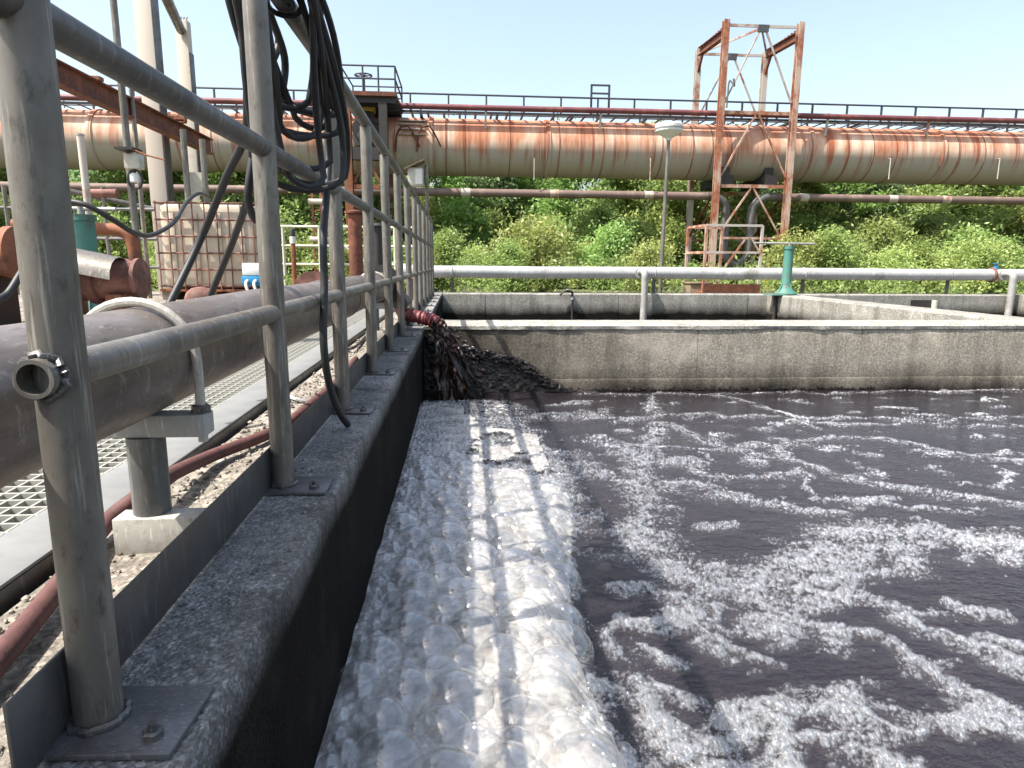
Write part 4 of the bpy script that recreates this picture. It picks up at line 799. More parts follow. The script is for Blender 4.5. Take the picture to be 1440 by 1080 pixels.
# ================================================================== the yard at the left
# tote tank in its cage
D0 = 8.7; xa = PY(217,300,D0).x; xb = xa+1.2; zb0 = 0.0; zt0 = PY(280,283,D0).z; D1 = D0+1.0
t = thing('tote_tank', 'white plastic tote tank in a rusty wire cage behind the grey pipe', 'tank', ((xa+xb)/2, D0+0.5, 0))
z0 = 0.13
mb = MB(); mb.box((xa+0.025,D0+0.03,z0+0.01),(xb-0.025,D1-0.03,zt0-0.03)); mb.build('plastic_tank', 'tote_plastic', t, bevel=0.07)
for i in range(4): MB().box((xa+0.16+0.28*i,D0+0.012,z0+0.08),(xa+0.22+0.28*i,D0+0.029,zt0-0.14)).build('moulded_rib', 'tote_plastic', t, bevel=0.006)
MB().lathe(((xa+xb)/2,(D0+D1)/2,zt0-0.03), [(0.10,0),(0.10,0.04),(0.085,0.05)], 18).build('cap', 'black_rubber', t)
nh = 6
for i in range(nh):
    z = z0+0.04+(zt0-z0-0.06)*i/(nh-1)
    MB().tube([(xa,D0,z),(xb,D0,z),(xb,D1,z),(xa,D1,z)], 0.011, 6, closed=True).build('cage_hoop', 'salmon_rust', t)
for i in range(9):
    x = xa+0.02+(1.16)*i/8; MB().tube([(x,D0-0.016,z0),(x,D0-0.016,zt0)], 0.009, 6).build('cage_bar', 'salmon_rust', t)
for i in range(7):
    y = D0+0.06+0.88*i/6; MB().tube([(xb+0.016,y,z0),(xb+0.016,y,zt0)], 0.009, 6).build('cage_bar', 'salmon_rust', t)
for x in (xa+0.08, (xa+xb)/2, xb-0.08): MB().box((x-0.07,D0,0.0),(x+0.07,D1,0.10)).build('pallet_block', 'wood', t)
MB().box((xa-0.01,D0-0.01,0.101),(xb+0.01,D1+0.01,0.129)).build('pallet_deck', 'rust', t)
# white and blue jug on the pipe
Yj = 3.9; a = PY(339,370,Yj); b = PY(374,402,Yj)
zp_ = 0.0
t = thing('dosing_jug', 'small translucent white tub with blue fittings behind the grey pipe', 'jug', ((a.x+b.x)/2, Yj, 0))
MB().box((a.x,Yj,b.z+0.055),(b.x,Yj+0.12,a.z)).build('tub', 'lamp_white', t, bevel=0.012)
MB().box((a.x-0.004,Yj-0.004,b.z),(b.x+0.004,Yj+0.124,b.z+0.054)).build('manifold', 'blue_plastic', t, bevel=0.008)
MB().beam(((a.x+b.x)/2,Yj+0.06,0.0),((a.x+b.x)/2,Yj+0.06,b.z), 0.04, 0.04, (0,1,0)).build('stand', 'plate_steel', t)
for i in range(3):
    x = a.x+0.03+0.045*i; MB().tube(spline([(x,Yj-0.003,b.z+0.03),(x,Yj-0.04,b.z+0.01),(x+0.02,Yj-0.05,b.z-0.05)], 5), 0.008, 8).build('nozzle', 'white_paint', t)
# teal valve pillar of the pump group
Yv = 5.6; c = PY(120,352,Yv)
valve_pillar(Vector((c.x,Yv,0.0)), PY(120,302,Yv).z, 0.088, 'teal valve pillar among the rusty pumps at the left', 0.30, 0.05)
t = thing('upright_pipe', 'thin pale upright pipe above the left teal valve pillar', 'pipe', (c.x, Yv+0.12, 0))
MB().tube([(c.x-0.02,Yv+0.16,0.0),(c.x-0.03,Yv+0.16,PY(109,186,Yv).z)], 0.027, 12).build('pipe_body', 'column_cream', t)
MB().lathe((c.x-0.03,Yv+0.16,PY(109,186,Yv).z), [(0.03,0),(0.03,0.015)], 12).build('cap', 'light_steel', t)
hose('cable', [PY(86,290,5.5),PY(100,284,5.5),PY(125,290,5.5),PY(160,310,5.6),PY(190,328,5.9),PY(215,330,6.4),PY(245,312,7.2),PY(262,285,8.0),PY(280,272,8.6),PY(296,280,9.0)], 0.021, 'black_rubber', 'black cable swinging from the teal pillar to the tote tank', 'cable')
# brown elbow pipe
Ye = 6.0
t = thing('elbow_pipe', 'brown rusty pipe bending down beside the teal valve pillar', 'pipe', (PY(190,330,Ye).x, Ye, 0))
MB().tube(spline([PY(20,316,Ye),PY(95,318,Ye),PY(140,322,Ye),PY(165,324,Ye),PY(182,332,Ye),PY(189,352,Ye),PY(191,380,Ye),Vector((PY(192,400,Ye).x,Ye,0.03))], 6), 0.052, 18).build('pipe_body', 'orange_rust', t)
MB().lathe((PY(192,400,Ye).x,Ye,0.0), [(0.12,0),(0.12,0.03),(0.07,0.031),(0.07,0.06)], 18).build('flange', 'salmon_rust', t)
# pump under a bent sheet hood, and casing
Yp = 4.6
c = PY(125,400,Yp)
t = thing('pump', 'rusty pump casing under a bent sheet metal hood', 'pump', (c.x, Yp, 0))
ax = PY(150,378,Yp)
MB().lathe((PY(130,395,Yp).x,Yp+0.1,PY(130,392,Yp).z), [(0.08,-0.28),(0.15,-0.27),(0.15,-0.05),(0.17,-0.04),(0.17,0.02),(0.15,0.03),(0.13,0.18),(0.10,0.24),(0.135,0.245),(0.135,0.27),(0.05,0.28)], 26, 'x').build('casing', 'salmon_rust', t)
MB().box((c.x-0.35,Yp-0.15,0.0),(c.x+0.35,Yp+0.35,0.10)).build('plinth', 'yard_concrete', t)
MB().box((c.x-0.25,Yp-0.05,0.101),(c.x-0.15,Yp+0.25,PY(130,392,Yp).z-0.10)).build('foot', 'rust', t); MB().box((c.x+0.12,Yp-0.05,0.101),(c.x+0.22,Yp+0.25,PY(130,392,Yp).z-0.10)).build('foot', 'rust', t)
vs = []; n_ = 9
p0 = PY(60,345,Yp-0.2); p1 = PY(146,362,Yp-0.2)
for j in range(2):
    for s_ in range(2):
        for i in range(n_):
            a_ = math.pi*(0.0+1.0*i/(n_-1)); r_ = 0.16-0.004*s_
            q = (p0 if j == 0 else p1); vs.append((q.x, Yp+0.0-math.cos(a_)*r_, q.z-0.14+math.sin(a_)*r_*0.9))
fs = []
for i in range(n_-1):
    fs += [(i,i+1,2*n_+i+1,2*n_+i),(n_+i,3*n_+i,3*n_+i+1,n_+i+1),(i,n_+i,n_+i+1,i+1),(2*n_+i,2*n_+i+1,3*n_+i+1,3*n_+i)]
fs += [(0,2*n_,3*n_,n_),(n_-1,2*n_-1,4*n_-1,3*n_-1)]
MB().add(vs, fs).build('hood', 'galvanised', t)
# motor / vessel at the far left
c = PY(0,355,4.4)
t = thing('motor', 'brown cylindrical motor at the left edge behind the first post', 'motor', (c.x, 4.4, 0))
MB().lathe((c.x-0.25,4.4,c.z), [(0.05,-0.3),(0.14,-0.28),(0.145,0.30),(0.16,0.31),(0.16,0.36),(0.08,0.38)], 24, 'x').build('housing', 'orange_rust', t)
for i in range(8): MB().lathe((c.x-0.48+0.065*i,4.4,c.z), [(0.142,0),(0.152,0.001),(0.152,0.01),(0.142,0.011)], 24, 'x').build('cooling_fin', 'rust', t)
MB().box((c.x-0.45,4.28,0.0),(c.x+0.0,4.52,c.z-0.13)).build('pedestal', 'black_iron', t)
MB().box((c.x-0.25,4.3,c.z+0.12),(c.x-0.05,4.46,c.z+0.22)).build('terminal_box', 'black_iron', t, bevel=0.01)
hose('cable', [PY(40,372,4.2),PY(30,384,4.2),PY(12,412,4.1),PY(-10,430,4.0),Vector((PY(-30,440,4.0).x,4.0,0.02))], 0.022, 'black_rubber', 'thick black cable drooping from the motor at the left edge', 'cable')
c = PY(282,412,5.2)
t = thing('pipe_stub', 'round rusty pipe end with a pale flange in front of the tote tank', 'pipe', (c.x, 5.2, 0))
MB().lathe((c.x,5.2,0.0), [(0.10,0),(0.10,0.10),(0.115,0.12),(0.118,0.20),(0.10,0.25),(0.06,0.285),(0.01,0.295)], 22).build('dome', 'salmon_rust', t)
MB().lathe((c.x,5.2,0.0), [(0.17,0.0),(0.17,0.03),(0.101,0.031)], 22).build('flange', 'light_steel', t)
c = PY(437,388,7.4)
t = thing('cable_drum', 'rusty round drum lying behind the grey pipe', 'drum', (c.x, 7.4, 0))
MB().lathe((c.x,7.4,0.19), [(0.02,-0.02),(0.19,-0.019),(0.19,0.0),(0.10,0.001),(0.10,0.26),(0.19,0.261),(0.19,0.28),(0.02,0.281)], 26, 'y').build('drum_body', 'salmon_rust', t)
c = PY(412,345,8.0)
t = thing('standpipe', 'thin rusty standpipe with a white collar and black top', 'pipe', (c.x, 8.0, 0))
MB().tube([(c.x,8.0,0),(c.x,8.0,c.z+0.02)], 0.028, 10).build('pipe_body', 'rust', t)
MB().lathe((c.x,8.0,c.z+0.0), [(0.034,0.021),(0.034,0.10)], 12).build('collar', 'white_paint', t)
MB().lathe((c.x,8.0,c.z), [(0.03,0.101),(0.03,0.17),(0.02,0.19)], 12).build('cap', 'black_rubber', t)
# cream handrail further back
Yh = 12.4; xa = PY(392,320,Yh).x; xb = PY(600,320,Yh).x
t = thing('handrail', 'cream painted tubular handrail behind the grey pipe', 'railing', (xa, Yh, -0.02))
for px_ in (398, 449, 502, 555, 592):
    x = PY(px_,330,Yh).x; MB().tube([(x,Yh,-0.17),(x,Yh,PY(450,319,Yh).z)], 0.028, 8).build('post', 'cream_rail', t)
for py_ in (319, 346, 372): z = PY(450,py_,Yh).z; MB().tube([(xa,Yh,z),(xb,Yh,z)], 0.024, 8).build('rail', 'cream_rail', t)
MB().tube([PY(460,322,Yh-0.05),PY(480,343,Yh-0.05),PY(512,368,Yh-0.05)], 0.022, 8).build('brace', 'cream_rail', t)
# rusty ladder frame
Yq = 13.2
t = thing('ladder_frame', 'rusty ladder with round rungs behind the hanging hose', 'ladder', (PY(455,300,Yq).x, Yq, -0.16))
for px_ in (440, 452):
    x = PY(px_,300,Yq).x; MB().beam((x,Yq,-0.16),(x,Yq,PY(440,262,Yq).z), 0.04, 0.04, (0,1,0)).build('stile', 'orange_rust', t)
for i in range(9): z = PY(440,268+14*i,Yq).z; MB().tube([(PY(440,300,Yq).x,Yq,z),(PY(452,300,Yq).x,Yq,z)], 0.014, 6).build('rung', 'orange_rust', t)
for py_ in (284, 337): z = PY(440,py_,Yq).z; MB().tube([(PY(436,300,Yq).x,Yq-0.1,z),(PY(472,300,Yq).x,Yq-0.1,z)], 0.05, 10).build('cross_pipe', 'column_cream', t)
x = PY(531,340,9.6).x
t = thing('black_post', 'stout black pipe standing past the end of the grey pipe', 'post', (x, 9.6, 0))
MB().tube([(x,9.6,0.0),(x,9.6,PY(531,318,9.6).z)], 0.075, 16).build('pipe_body', 'black_iron', t)
MB().lathe((x,9.6,PY(531,316,9.6).z), [(0.05,-0.02),(0.12,-0.018),(0.12,0.02),(0.05,0.022)], 18).build('flange', 'galvanised_dull', t)
for px_, y, m_, lb in ((500, 11.0, 'rust_beam', 'thick rusty column behind the third railing post'), (577, 8.6, 'salmon_rust', 'short rusty hydrant stub near the far railing posts')):
    x = PY(px_,340,y).x; zt_ = PY(px_,300 if px_ == 500 else 395,y).z
    t = thing('column' if px_ == 500 else 'hydrant', lb, 'column' if px_ == 500 else 'hydrant', (x, y, 0))
    MB().tube([(x,y,0.0),(x,y,zt_)], 0.11 if px_ == 500 else 0.05, 16).build('shaft', m_, t)
    MB().lathe((x,y,zt_), [(0.16 if px_ == 500 else 0.08,0),(0.16 if px_ == 500 else 0.08,0.03),(0.04,0.05)], 16).build('head', m_, t)
# portal of pale columns with the hoist beam
c1 = PY(221,200,10.5); c2 = PY(262,100,15.2)
t = thing('hoist_portal', 'pale concrete and steel portal columns at the left', 'portal', (c1.x, 10.5, 0))
MB().beam((c1.x,10.5,0.0),(c1.x,10.5,4.75), 0.24, 0.22, (0,1,0)).build('column', 'column_cream', t, bevel=0.01)
MB().beam((c2.x,15.2,-0.16),(c2.x,15.2,PY(262,30,15.2).z), 0.24, 0.22, (0,1,0)).build('column', 'column_cream', t, bevel=0.01)
MB().box((c1.x+0.121,10.4,0.0),(c1.x+0.14,10.6,4.7)).build('edge_channel', 'plate_steel', t)
MB().box((c2.x+0.121,15.1,0.0),(c2.x+0.14,15.3,4.7)).build('edge_channel', 'plate_steel', t)
MB().tube([(c1.x+0.05,10.62,4.65),(c2.x,15.08,PY(262,34,15.2).z-0.15)], 0.09, 12).build('tie_beam', 'plate_steel', t)
for i in range(4): MB().tube([(c2.x-0.08+0.05*i,15.2,PY(262,30,15.2).z),(c2.x-0.08+0.05*i+0.01*i,15.2,PY(262,30,15.2).z+0.08)], 0.012, 6).build('rebar', 'rust', t)
XB = -4.05; zbm = 2.33
t = thing('hoist_beam', 'rust-red steel hoist beam slanting across the upper left', 'beam', (XB, 9, zbm))
MB().ibeam((XB,5.0,zbm+0.03),(XB,11.7,zbm-0.02), 0.12, 0.24, 0.016).build('beam_body', 'rust_beam', t)
for y in (8.2, 10.5):
    MB().box((XB-0.09,y-0.05,zbm+0.12),(XB+0.09,y+0.05,zbm+0.16)).build('clamp_plate', 'rust', t)
MB().beam((XB-0.55,10.5,zbm+0.17),(XB+0.1,10.5,zbm+0.17), 0.10, 0.06).build('bracket', 'rust', t)
for px_, py_ in ((257,182),(284,196)):
    y = 9.4; p = PY(px_,py_,y); MB().tube([(p.x,y,0.0),(p.x,y,p.z)], 0.04, 10).build('hanger_post', 'galvanised', t)
Yb = 9.5; a = PY(258,242,Yb); b = PY(290,275,Yb)
t = thing('sign_board', 'blank cream board between two thin posts under the hoist beam', 'board', (a.x, Yb, 0))
MB().box((a.x,Yb,b.z),(b.x,Yb+0.03,a.z)).build('board', 'pale_box', t)
for x in (a.x+0.03, b.x-0.03): MB().box((x-0.02,Yb+0.031,0.0),(x+0.02,Yb+0.07,a.z-0.02)).build('stake', 'wood', t)
# thin pole with junction box
Yo = 7.2; p0 = PY(170,130,Yo); 
t = thing('pole', 'thin grey pole with a junction box at the left', 'pole', (PY(181,270,Yo).x, Yo, 0))
xo = PY(172,130,Yo).x
MB().tube([(xo+0.02,Yo,0.0),(xo,Yo,1.2),(xo-0.005,Yo,4.2)], [0.034,0.034,0.03], 12).build('pole_shaft', 'galvanised', t)
a = PY(177,217,Yo-0.1); b = PY(200,238,Yo-0.1)
MB().box((a.x,Yo-0.16,b.z),(b.x,Yo-0.04,a.z)).build('junction_box', 'pale_box', t, bevel=0.006)
MB().box((a.x-0.05,Yo-0.22,a.z+0.03),(b.x-0.02,Yo-0.02,a.z+0.055)).build('rain_hood', 'black_iron', t)
c = PY(190,251,Yo-0.1); MB().lathe((c.x,Yo-0.1,c.z), [(0.035,-0.04),(0.045,-0.03),(0.045,0.03),(0.03,0.05)], 14).build('bulkhead_lamp', 'lamp_white', t)
MB().tube([(c.x+0.07*math.cos(2*math.pi*i/18), Yo-0.1, c.z-0.01+0.09*math.sin(2*math.pi*i/18)) for i in range(18)], 0.010, 6, closed=True).build('lamp_guard', 'black_iron', t)
MB().tube([PY(186,210,Yo-0.2),PY(205,218,Yo-0.2),PY(232,225,Yo-0.2)], 0.008, 6).build('bracket_rod', 'rust', t)
c = PY(196,97,9.0)
t = thing('street_lamp', 'dark lamp head peeking over the railing at the upper left', 'lamp', (c.x, 9.0, 0))
MB().tube([(c.x-0.12,9.0,0.0),(c.x-0.12,9.0,c.z-0.12),(c.x-0.02,9.0,c.z)], 0.03, 8).build('pole', 'galvanised', t)
h_ = MB().lathe((0,0,0), [(0.03,-0.12),(0.08,-0.10),(0.10,0.05),(0.05,0.18)], 12, 'x').build('lamp_head', 'black_iron', t); h_.location = Vector((c.x,9.0,c.z))-ORG[t.name]; h_.rotation_euler = (0,0.35,0)
# low pipe rack behind the pumps
Yr = 9.8
t = thing('pipe_rack', 'low rack of thin grey rails and a short red pipe behind the pumps', 'pipe rack', (PY(150,290,Yr).x, Yr, 0))
MB().tube([PY(85,266,Yr),PY(215,294,Yr+0.4)], 0.035, 8).build('sloping_rail', 'galvanised_dull', t)
MB().tube([PY(125,272,Yr),PY(165,272,Yr)], 0.06, 12).build('short_pipe', 'salmon_rust', t)
for py_ in (293, 335, 375): z = PY(100,py_,Yr).z; MB().tube([(PY(-40,300,Yr).x,Yr,z),(PY(218,300,Yr).x,Yr,z)], 0.025, 8).build('rail', 'galvanised_dull', t)
for px_ in (10, 75, 148, 200): x = PY(px_,300,Yr).x; MB().tube([(x,Yr,0.0),(x,Yr,PY(100,262,Yr).z)], 0.03, 8).build('upright', 'galvanised', t)
# planks and bits on the yard
for k, (x, y, r_, l_) in enumerate(((-2.3,3.2,0.3,1.4),(-2.0,4.8,1.1,1.0),(-2.9,5.2,-0.4,1.2))):
    t = MB().beam((-l_/2,0,0),(l_/2,0,0), 0.16, 0.03).build('plank', 'wood'); t.location = (x,y,0.012); t.rotation_euler = (0,0,r_)
    tag(t, ('old plank lying on the yard near the pump','old plank lying on the yard beside the grating','old plank lying on the yard in front of the tote tank')[k], 'plank')

# ================================================================== dark ruin seen through the leaves
Yu = 25.0
for (pxs, y0, y1, lb) in (((1135,1178), 300, 345, 'dark ruined loading bay seen through the trees right of the tower'), ((926,966), 296, 350, 'dark ruined loading bay seen through the trees behind the lamp post')):
    x0, x1 = PY(pxs[0]-12,300,Yu).x, PY(pxs[1]+12,300,Yu).x; zt_ = PY(1100,y0-2,Yu).z
    t = thing('ruin', lb, 'ruin', ((x0+x1)/2, Yu, -0.16))
    MB().box((x0,Yu,zt_-0.35),(x1,Yu+1.2,zt_)).build('lintel', 'dark_stone', t)
    for i in range(4): x = x0+(x1-x0)*(i+0.5)/4; MB().box((x-0.15,Yu+0.1,-0.16),(x+0.15,Yu+0.5,zt_-0.351)).build('pillar', 'dark_stone', t)
    MB().box((x0,Yu+1.0,-0.16),(x1,Yu+1.2,zt_-0.352)).build('back_wall', 'dark_stone', t)

# ================================================================== trees and weeds
def leaves(centres, spread, per, size, seed):
    r = np.random.default_rng(seed); n = len(centres)*per
    c = np.repeat(centres, per, 0) + r.normal(0, 1, (n,3))*np.repeat(spread, per)[:,None]*np.array([1,1,0.75])
    nrm = r.normal(0,1,(n,3)) + np.array([0,0,0.6]); nrm /= np.linalg.norm(nrm,axis=1)[:,None]
    u = np.cross(nrm, r.normal(0,1,(n,3))); u /= np.linalg.norm(u,axis=1)[:,None]; v = np.cross(nrm,u)
    s_ = (size*(0.6+0.8*r.random(n)))[:,None]
    V = np.stack([c-u*s_, c+v*s_*0.42-nrm*s_*0.1, c+u*s_, c-v*s_*0.42-nrm*s_*0.1], 1)
    return V.reshape(-1,3), np.arange(n*4).reshape(n,4)
def tree_kind(seed, h, rad, mat, per, size, base=0.25, slim=1.0):
    """a stem with limbs; leaf clumps ride on limbs so that gaps stay between them"""
    r = random.Random(seed); tb = MB(); cs = []; sp = []
    stems = r.choice((1,2,3))
    for s_ in range(stems):
        lean = Vector((r.uniform(-0.25,0.25), r.uniform(-0.25,0.25), 1)); sp0 = Vector((r.uniform(-0.2,0.2), r.uniform(-0.2,0.2), 0)); hh = h*r.uniform(0.85,1.0)
        path = [sp0+lean*(hh*i/5)+Vector((r.uniform(-0.12,0.12),r.uniform(-0.12,0.12),0))*(i>0) for i in range(6)]; path = [Vector((p.x,p.y,min(p.z,h*0.97))) for p in path]
        tb.tube(path, [0.06*(1-0.85*i/5)*h/5 for i in range(6)], 7)
        for k in range(int(26/stems)+7):
            u = base*0.4+(1-base*0.4)*((k+r.random())/(int(26/stems)+7)); i = min(int(u*5),4); p = path[i].lerp(path[i+1], u*5-i)
            a_ = r.uniform(0,2*math.pi); ln = rad*slim*(0.55+0.6*math.sin(math.pi*min(1,u*0.85+0.18)))*r.uniform(0.55,1.1)
            q = p + Vector((math.cos(a_)*ln, math.sin(a_)*ln, r.uniform(0.0,0.55)*ln)); q.z = min(q.z, h)
            tb.tube([p, p.lerp(q,0.5)+Vector((0,0,0.06)), q], [0.018,0.012,0.005], 5)
            for f in (0.45, 0.75, 1.0):
                if r.random() < 0.88: cs.append(p.lerp(q, f)+Vector((r.uniform(-0.1,0.1),r.uniform(-0.1,0.1),r.uniform(-0.12,0.12)))); sp.append(r.uniform(0.14,0.26)*(0.8+rad*0.15))
    V, F = leaves(np.array([c[:] for c in cs]), np.array(sp), per, size, seed)
    V[:,2] = np.maximum(V[:,2], 0.02)
    co = np_mesh('crown', V, F, mat, False); to = tb.build('trunk', 'bark')
    res = (co.data, to.data); bpy.data.objects.remove(co); bpy.data.objects.remove(to); return res
KINDS = [tree_kind(1, 4.6, 1.5, 'leaf_green', 170, 0.08, 0.05), tree_kind(2, 4.9, 1.35, 'leaf_yellow', 180, 0.072, 0.05), tree_kind(3, 4.3, 1.6, 'leaf_green', 190, 0.075, 0.0),
         tree_kind(4, 4.8, 1.25, 'leaf_blue', 170, 0.085, 0.05), tree_kind(5, 2.2, 1.1, 'leaf_yellow', 100, 0.06, 0.0), tree_kind(6, 2.6, 1.2, 'leaf_green', 110, 0.065, 0.0), tree_kind(7, 1.5, 0.62, 'leaf_yellow', 55, 0.05, 0.0), tree_kind(8, 1.7, 0.55, 'leaf_green', 50, 0.055, 0.0)]
KN = ['broad mid-green bush', 'yellowish-green willow bush', 'dense deep green bush', 'pale grey-green birch', 'low yellowish-green shrub', 'low deep green shrub', 'thin yellowish sapling', 'thin green sapling']
def landmark(px_):
    for lim, s_ in ((60,'the first railing post'),(170,'the left teal valve pillar'),(250,'the pale portal columns'),(330,'the tote tank'),(430,'the hose coil'),(520,'the valve platform'),(610,'the far railing posts'),(690,'the red sleeve'),(780,'the black tap stand'),(880,'the small walkway frame'),(960,'the lamp post'),(1060,'the left tower leg'),(1130,'the right tower leg'),(1230,'the dividing wall'),(1330,'the overflow box'),(1400,'the blue valve')):
        if px_ < lim: return s_
    return 'the right edge spout'
seen = {}
def plant(kd, x, y, sc, row):
    lm = landmark(645 + x/y*930); base = f'{KN[kd]} {row} {lm}'; k = seen.get(base, 0); seen[base] = k+1
    if k: base = f'{KN[kd]} {row} {lm}, {("second","third","fourth","fifth","sixth","seventh","eighth")[min(k-1,6)]} of its kind'
    t = thing('tree' if kd < 4 else 'shrub', base, 'tree' if kd < 4 else 'shrub', (x, y, -0.16), 'trees beyond the gas main' if kd < 4 else 'shrubs below the gas main')
    rot = random.uniform(0,6.28)
    for nm, me in (('crown', KINDS[kd][0]), ('trunk', KINDS[kd][1])):
        o = bpy.data.objects.new(nm, me); C.objects.link(o); o.parent = t; o.rotation_euler = (0,0,rot); o.scale = (sc*random.uniform(0.95,1.1), sc*random.uniform(0.95,1.1), sc)
x = -19.0; i = 0
while x < 23:
    plant([0,1,2,3,1,0,3,2][i % 8], x, 22.3+random.uniform(-0.9,1.0), random.uniform(0.90,1.05), 'nearer, behind'); x += random.uniform(1.2,1.8); i += 1
x = -27.0
while x < 31:
    plant([2,0,3,1,0,2,1][i % 7], x, 27.5+random.uniform(-1.2,1.5), random.uniform(1.08,1.22), 'further back, behind'); x += random.uniform(2.0,2.9); i += 1
x = -13
while x < 17:
    plant([4,5,4,5,5][i % 5], x, 20.2+random.uniform(-0.5,0.9), random.uniform(0.75,1.15), 'behind') if not (6.0 < x < 9.6) else None; x += random.uniform(1.0,1.9); i += 1
x = -8.0
while x < 17.5:
    yy = random.uniform(13.2, 17.4)
    if not (4.9 < x < 8.0): plant(6+i % 2, x*yy/16, yy, random.uniform(0.6,1.0), 'behind the back wall near')
    x += random.uniform(0.45,0.85); i += 1
# weeds right behind the wall
n = 700; cs = np.stack([RNG.uniform(-8,20,n), RNG.uniform(11.5,20,n), RNG.uniform(-0.12,0.5,n)], 1)
V, F = leaves(cs, np.full(n,0.13), 60, 0.04, 3)
V[:,2] = np.maximum(V[:,2], -0.155)
o = kind(np_mesh('weeds', V, F, 'leaf_green', False), 'stuff'); tag(o, 'low green weeds growing behind the back basin wall', 'weeds')
n = 45; cs = np.stack([RNG.uniform(-1,14,n), RNG.uniform(11.4,14,n), RNG.uniform(0.0,0.42,n)], 1)
V, F = leaves(cs, np.full(n,0.05), 40, 0.022, 4)
o = kind(np_mesh('goldenrod', V, F, 'weed_yellow', False), 'stuff'); tag(o, 'yellow flowering weeds peeping over the back basin wall', 'flowers')
# ================================================================== foam on the liquid
# streak lines were read off the photograph and put on the water level: (line of pixels, half width in metres)
ST = [([(905,750),(930,802),(975,829),(1042,822),(1110,790),(1162,756),(1237,742),(1312,750),(1387,766),(1470,780)], 0.125),
 ([(930,600),(905,640),(890,690),(900,750)], 0.10), ([(1110,800),(1170,790),(1237,775),(1300,770)], 0.09),
 ([(1192,836),(1237,851),(1297,875),(1350,902),(1406,930),(1470,955)], 0.052), ([(1170,800),(1192,836)], 0.05),
 ([(1042,840),(1095,859),(1140,889),(1177,894),(1220,898),(1262,918),(1309,947),(1342,973),(1387,991),(1450,1020)], 0.050),
 ([(1095,630),(1140,619),(1192,615),(1245,621),(1305,634),(1372,647),(1460,654)], 0.050),
 ([(1095,630),(1110,649),(1155,660),(1222,677),(1282,686),(1342,699),(1460,719)], 0.060),
 ([(880,690),(952,686),(1012,694),(1069,705),(1125,714),(1170,717)], 0.075), ([(880,636),(949,630),(1012,636),(1061,630),(1095,630)], 0.055),
 ([(880,647),(937,651),(975,667),(1005,677),(1054,673),(1132,664)], 0.050), ([(860,592),(900,589),(945,585),(994,584),(1030,591)], 0.075),
 ([(949,600),(982,615),(1024,630)], 0.05), ([(1042,589),(1162,589),(1237,592),(1305,594),(1369,589),(1460,584)], 0.035), ([(1060,570),(1080,578),(1110,586),(1140,600)], 0.05),
 ([(820,556),(870,556),(1000,554),(1150,553),(1300,552),(1460,550)], 0.040), ([(1300,552),(1460,550)], 0.06), ([(916,556),(918,580)], 0.05), ([(1000,556),(1050,566)], 0.05),
 ([(1144,668),(1147,701)], 0.025), ([(1155,701),(1222,696),(1267,709),(1312,716),(1365,724)], 0.038), ([(1400,660),(1412,690)], 0.03), ([(1390,642),(1430,640)], 0.05),
 ([(905,965),(920,1010),(955,1045),(1000,1050),(1040,1000),(1080,980),(1130,985),(1170,1000),(1195,1030)], 0.062), ([(960,1040),(1000,1075),(1060,1090)], 0.07), ([(1080,985),(1100,1030),(1110,1075)], 0.05),
 ([(1010,850),(1000,885),(1030,905),(1070,920)], 0.032), ([(1000,895),(1020,915)], 0.03), ([(930,910),(950,925)], 0.03), ([(890,870),(880,900),(885,930)], 0.035), ([(935,960),(975,975)], 0.03),
 ([(1120,982),(1149,1000),(1198,1013),(1220,1024),(1271,1029)], 0.028), ([(1320,1029),(1364,1040)], 0.03), ([(1130,1045),(1190,1040)], 0.04), ([(1230,1075),(1260,1062)], 0.03), ([(1380,870),(1420,875)], 0.04), ([(1400,905),(1440,915)],0.035),
 ([(1330,850),(1360,865),(1400,868)], 0.03), ([(985,640),(1000,655)], 0.02), ([(700,590),(760,588),(830,586),(880,590)], 0.10), ([(840,620),(880,630)], 0.09)]
def foam_field(X, Y):
    wx = (fbm(X*3.1, Y*3.1, 4, 60)-0.5)*0.16; wy = (fbm(X*3.1+40, Y*3.1, 4, 61)-0.5)*0.16
    wx += (fbm(X*13, Y*13, 3, 62)-0.5)*0.06; wy += (fbm(X*13+9, Y*13, 3, 63)-0.5)*0.06
    x = X+wx; y = Y+wy*1.3; best = np.full(X.shape, -1.0)
    for line, hw in ST:
        P = [PZ(a, b, ZW) for a, b in line]
        for p, q in zip(P[:-1], P[1:]):
            dx, dy = q.x-p.x, q.y-p.y; L2 = dx*dx+dy*dy
            u = np.clip(((x-p.x)*dx+(y-p.y)*dy)/L2, 0, 1); d = np.hypot(x-p.x-u*dx, y-p.y-u*dy)
            best = np.maximum(best, 0.92-d/(hw*0.95))
    # broad foam along the left wall, torn into patches beyond the ridge
    edge = 0.50+0.10*np.sin(Y*2.3)+0.9*(fbm(X*1.7, Y*1.7, 4, 70)-0.5) - 0.28*np.clip((1.9-Y)/0.7, 0, 1)
    broad = np.clip((edge-X)/0.16, -1, 1) - np.clip((fbm(X*4.5, Y*7, 4, 71)-0.56)*12, 0, 1.6)*np.clip((Y-2.7)/0.6, 0, 1)*np.clip((X+0.02)/0.1, 0, 1)
    broad = np.where(Y > 4.72, -1, broad)
    best = np.maximum(best, broad)
    fine = 0.95*(fbm(X*9, Y*14, 4, 72)-0.5)+0.7*(fbm(X*30, Y*40, 3, 73)-0.5)
    f = best + fine*1.35 - 0.12
    scat = (fbm(X*6, Y*9, 5, 74)-0.63)*7                      # stray flecks
    f = np.maximum(f, np.where(Y < 4.7, scat, -1))
    return f
MXR = lambda Y: 0.37 + 0.04*np.sin(Y*3.0) + 0.085*np.clip(Y-1.5, 0, 2.2)           # right foot of the ridge of big bubbles
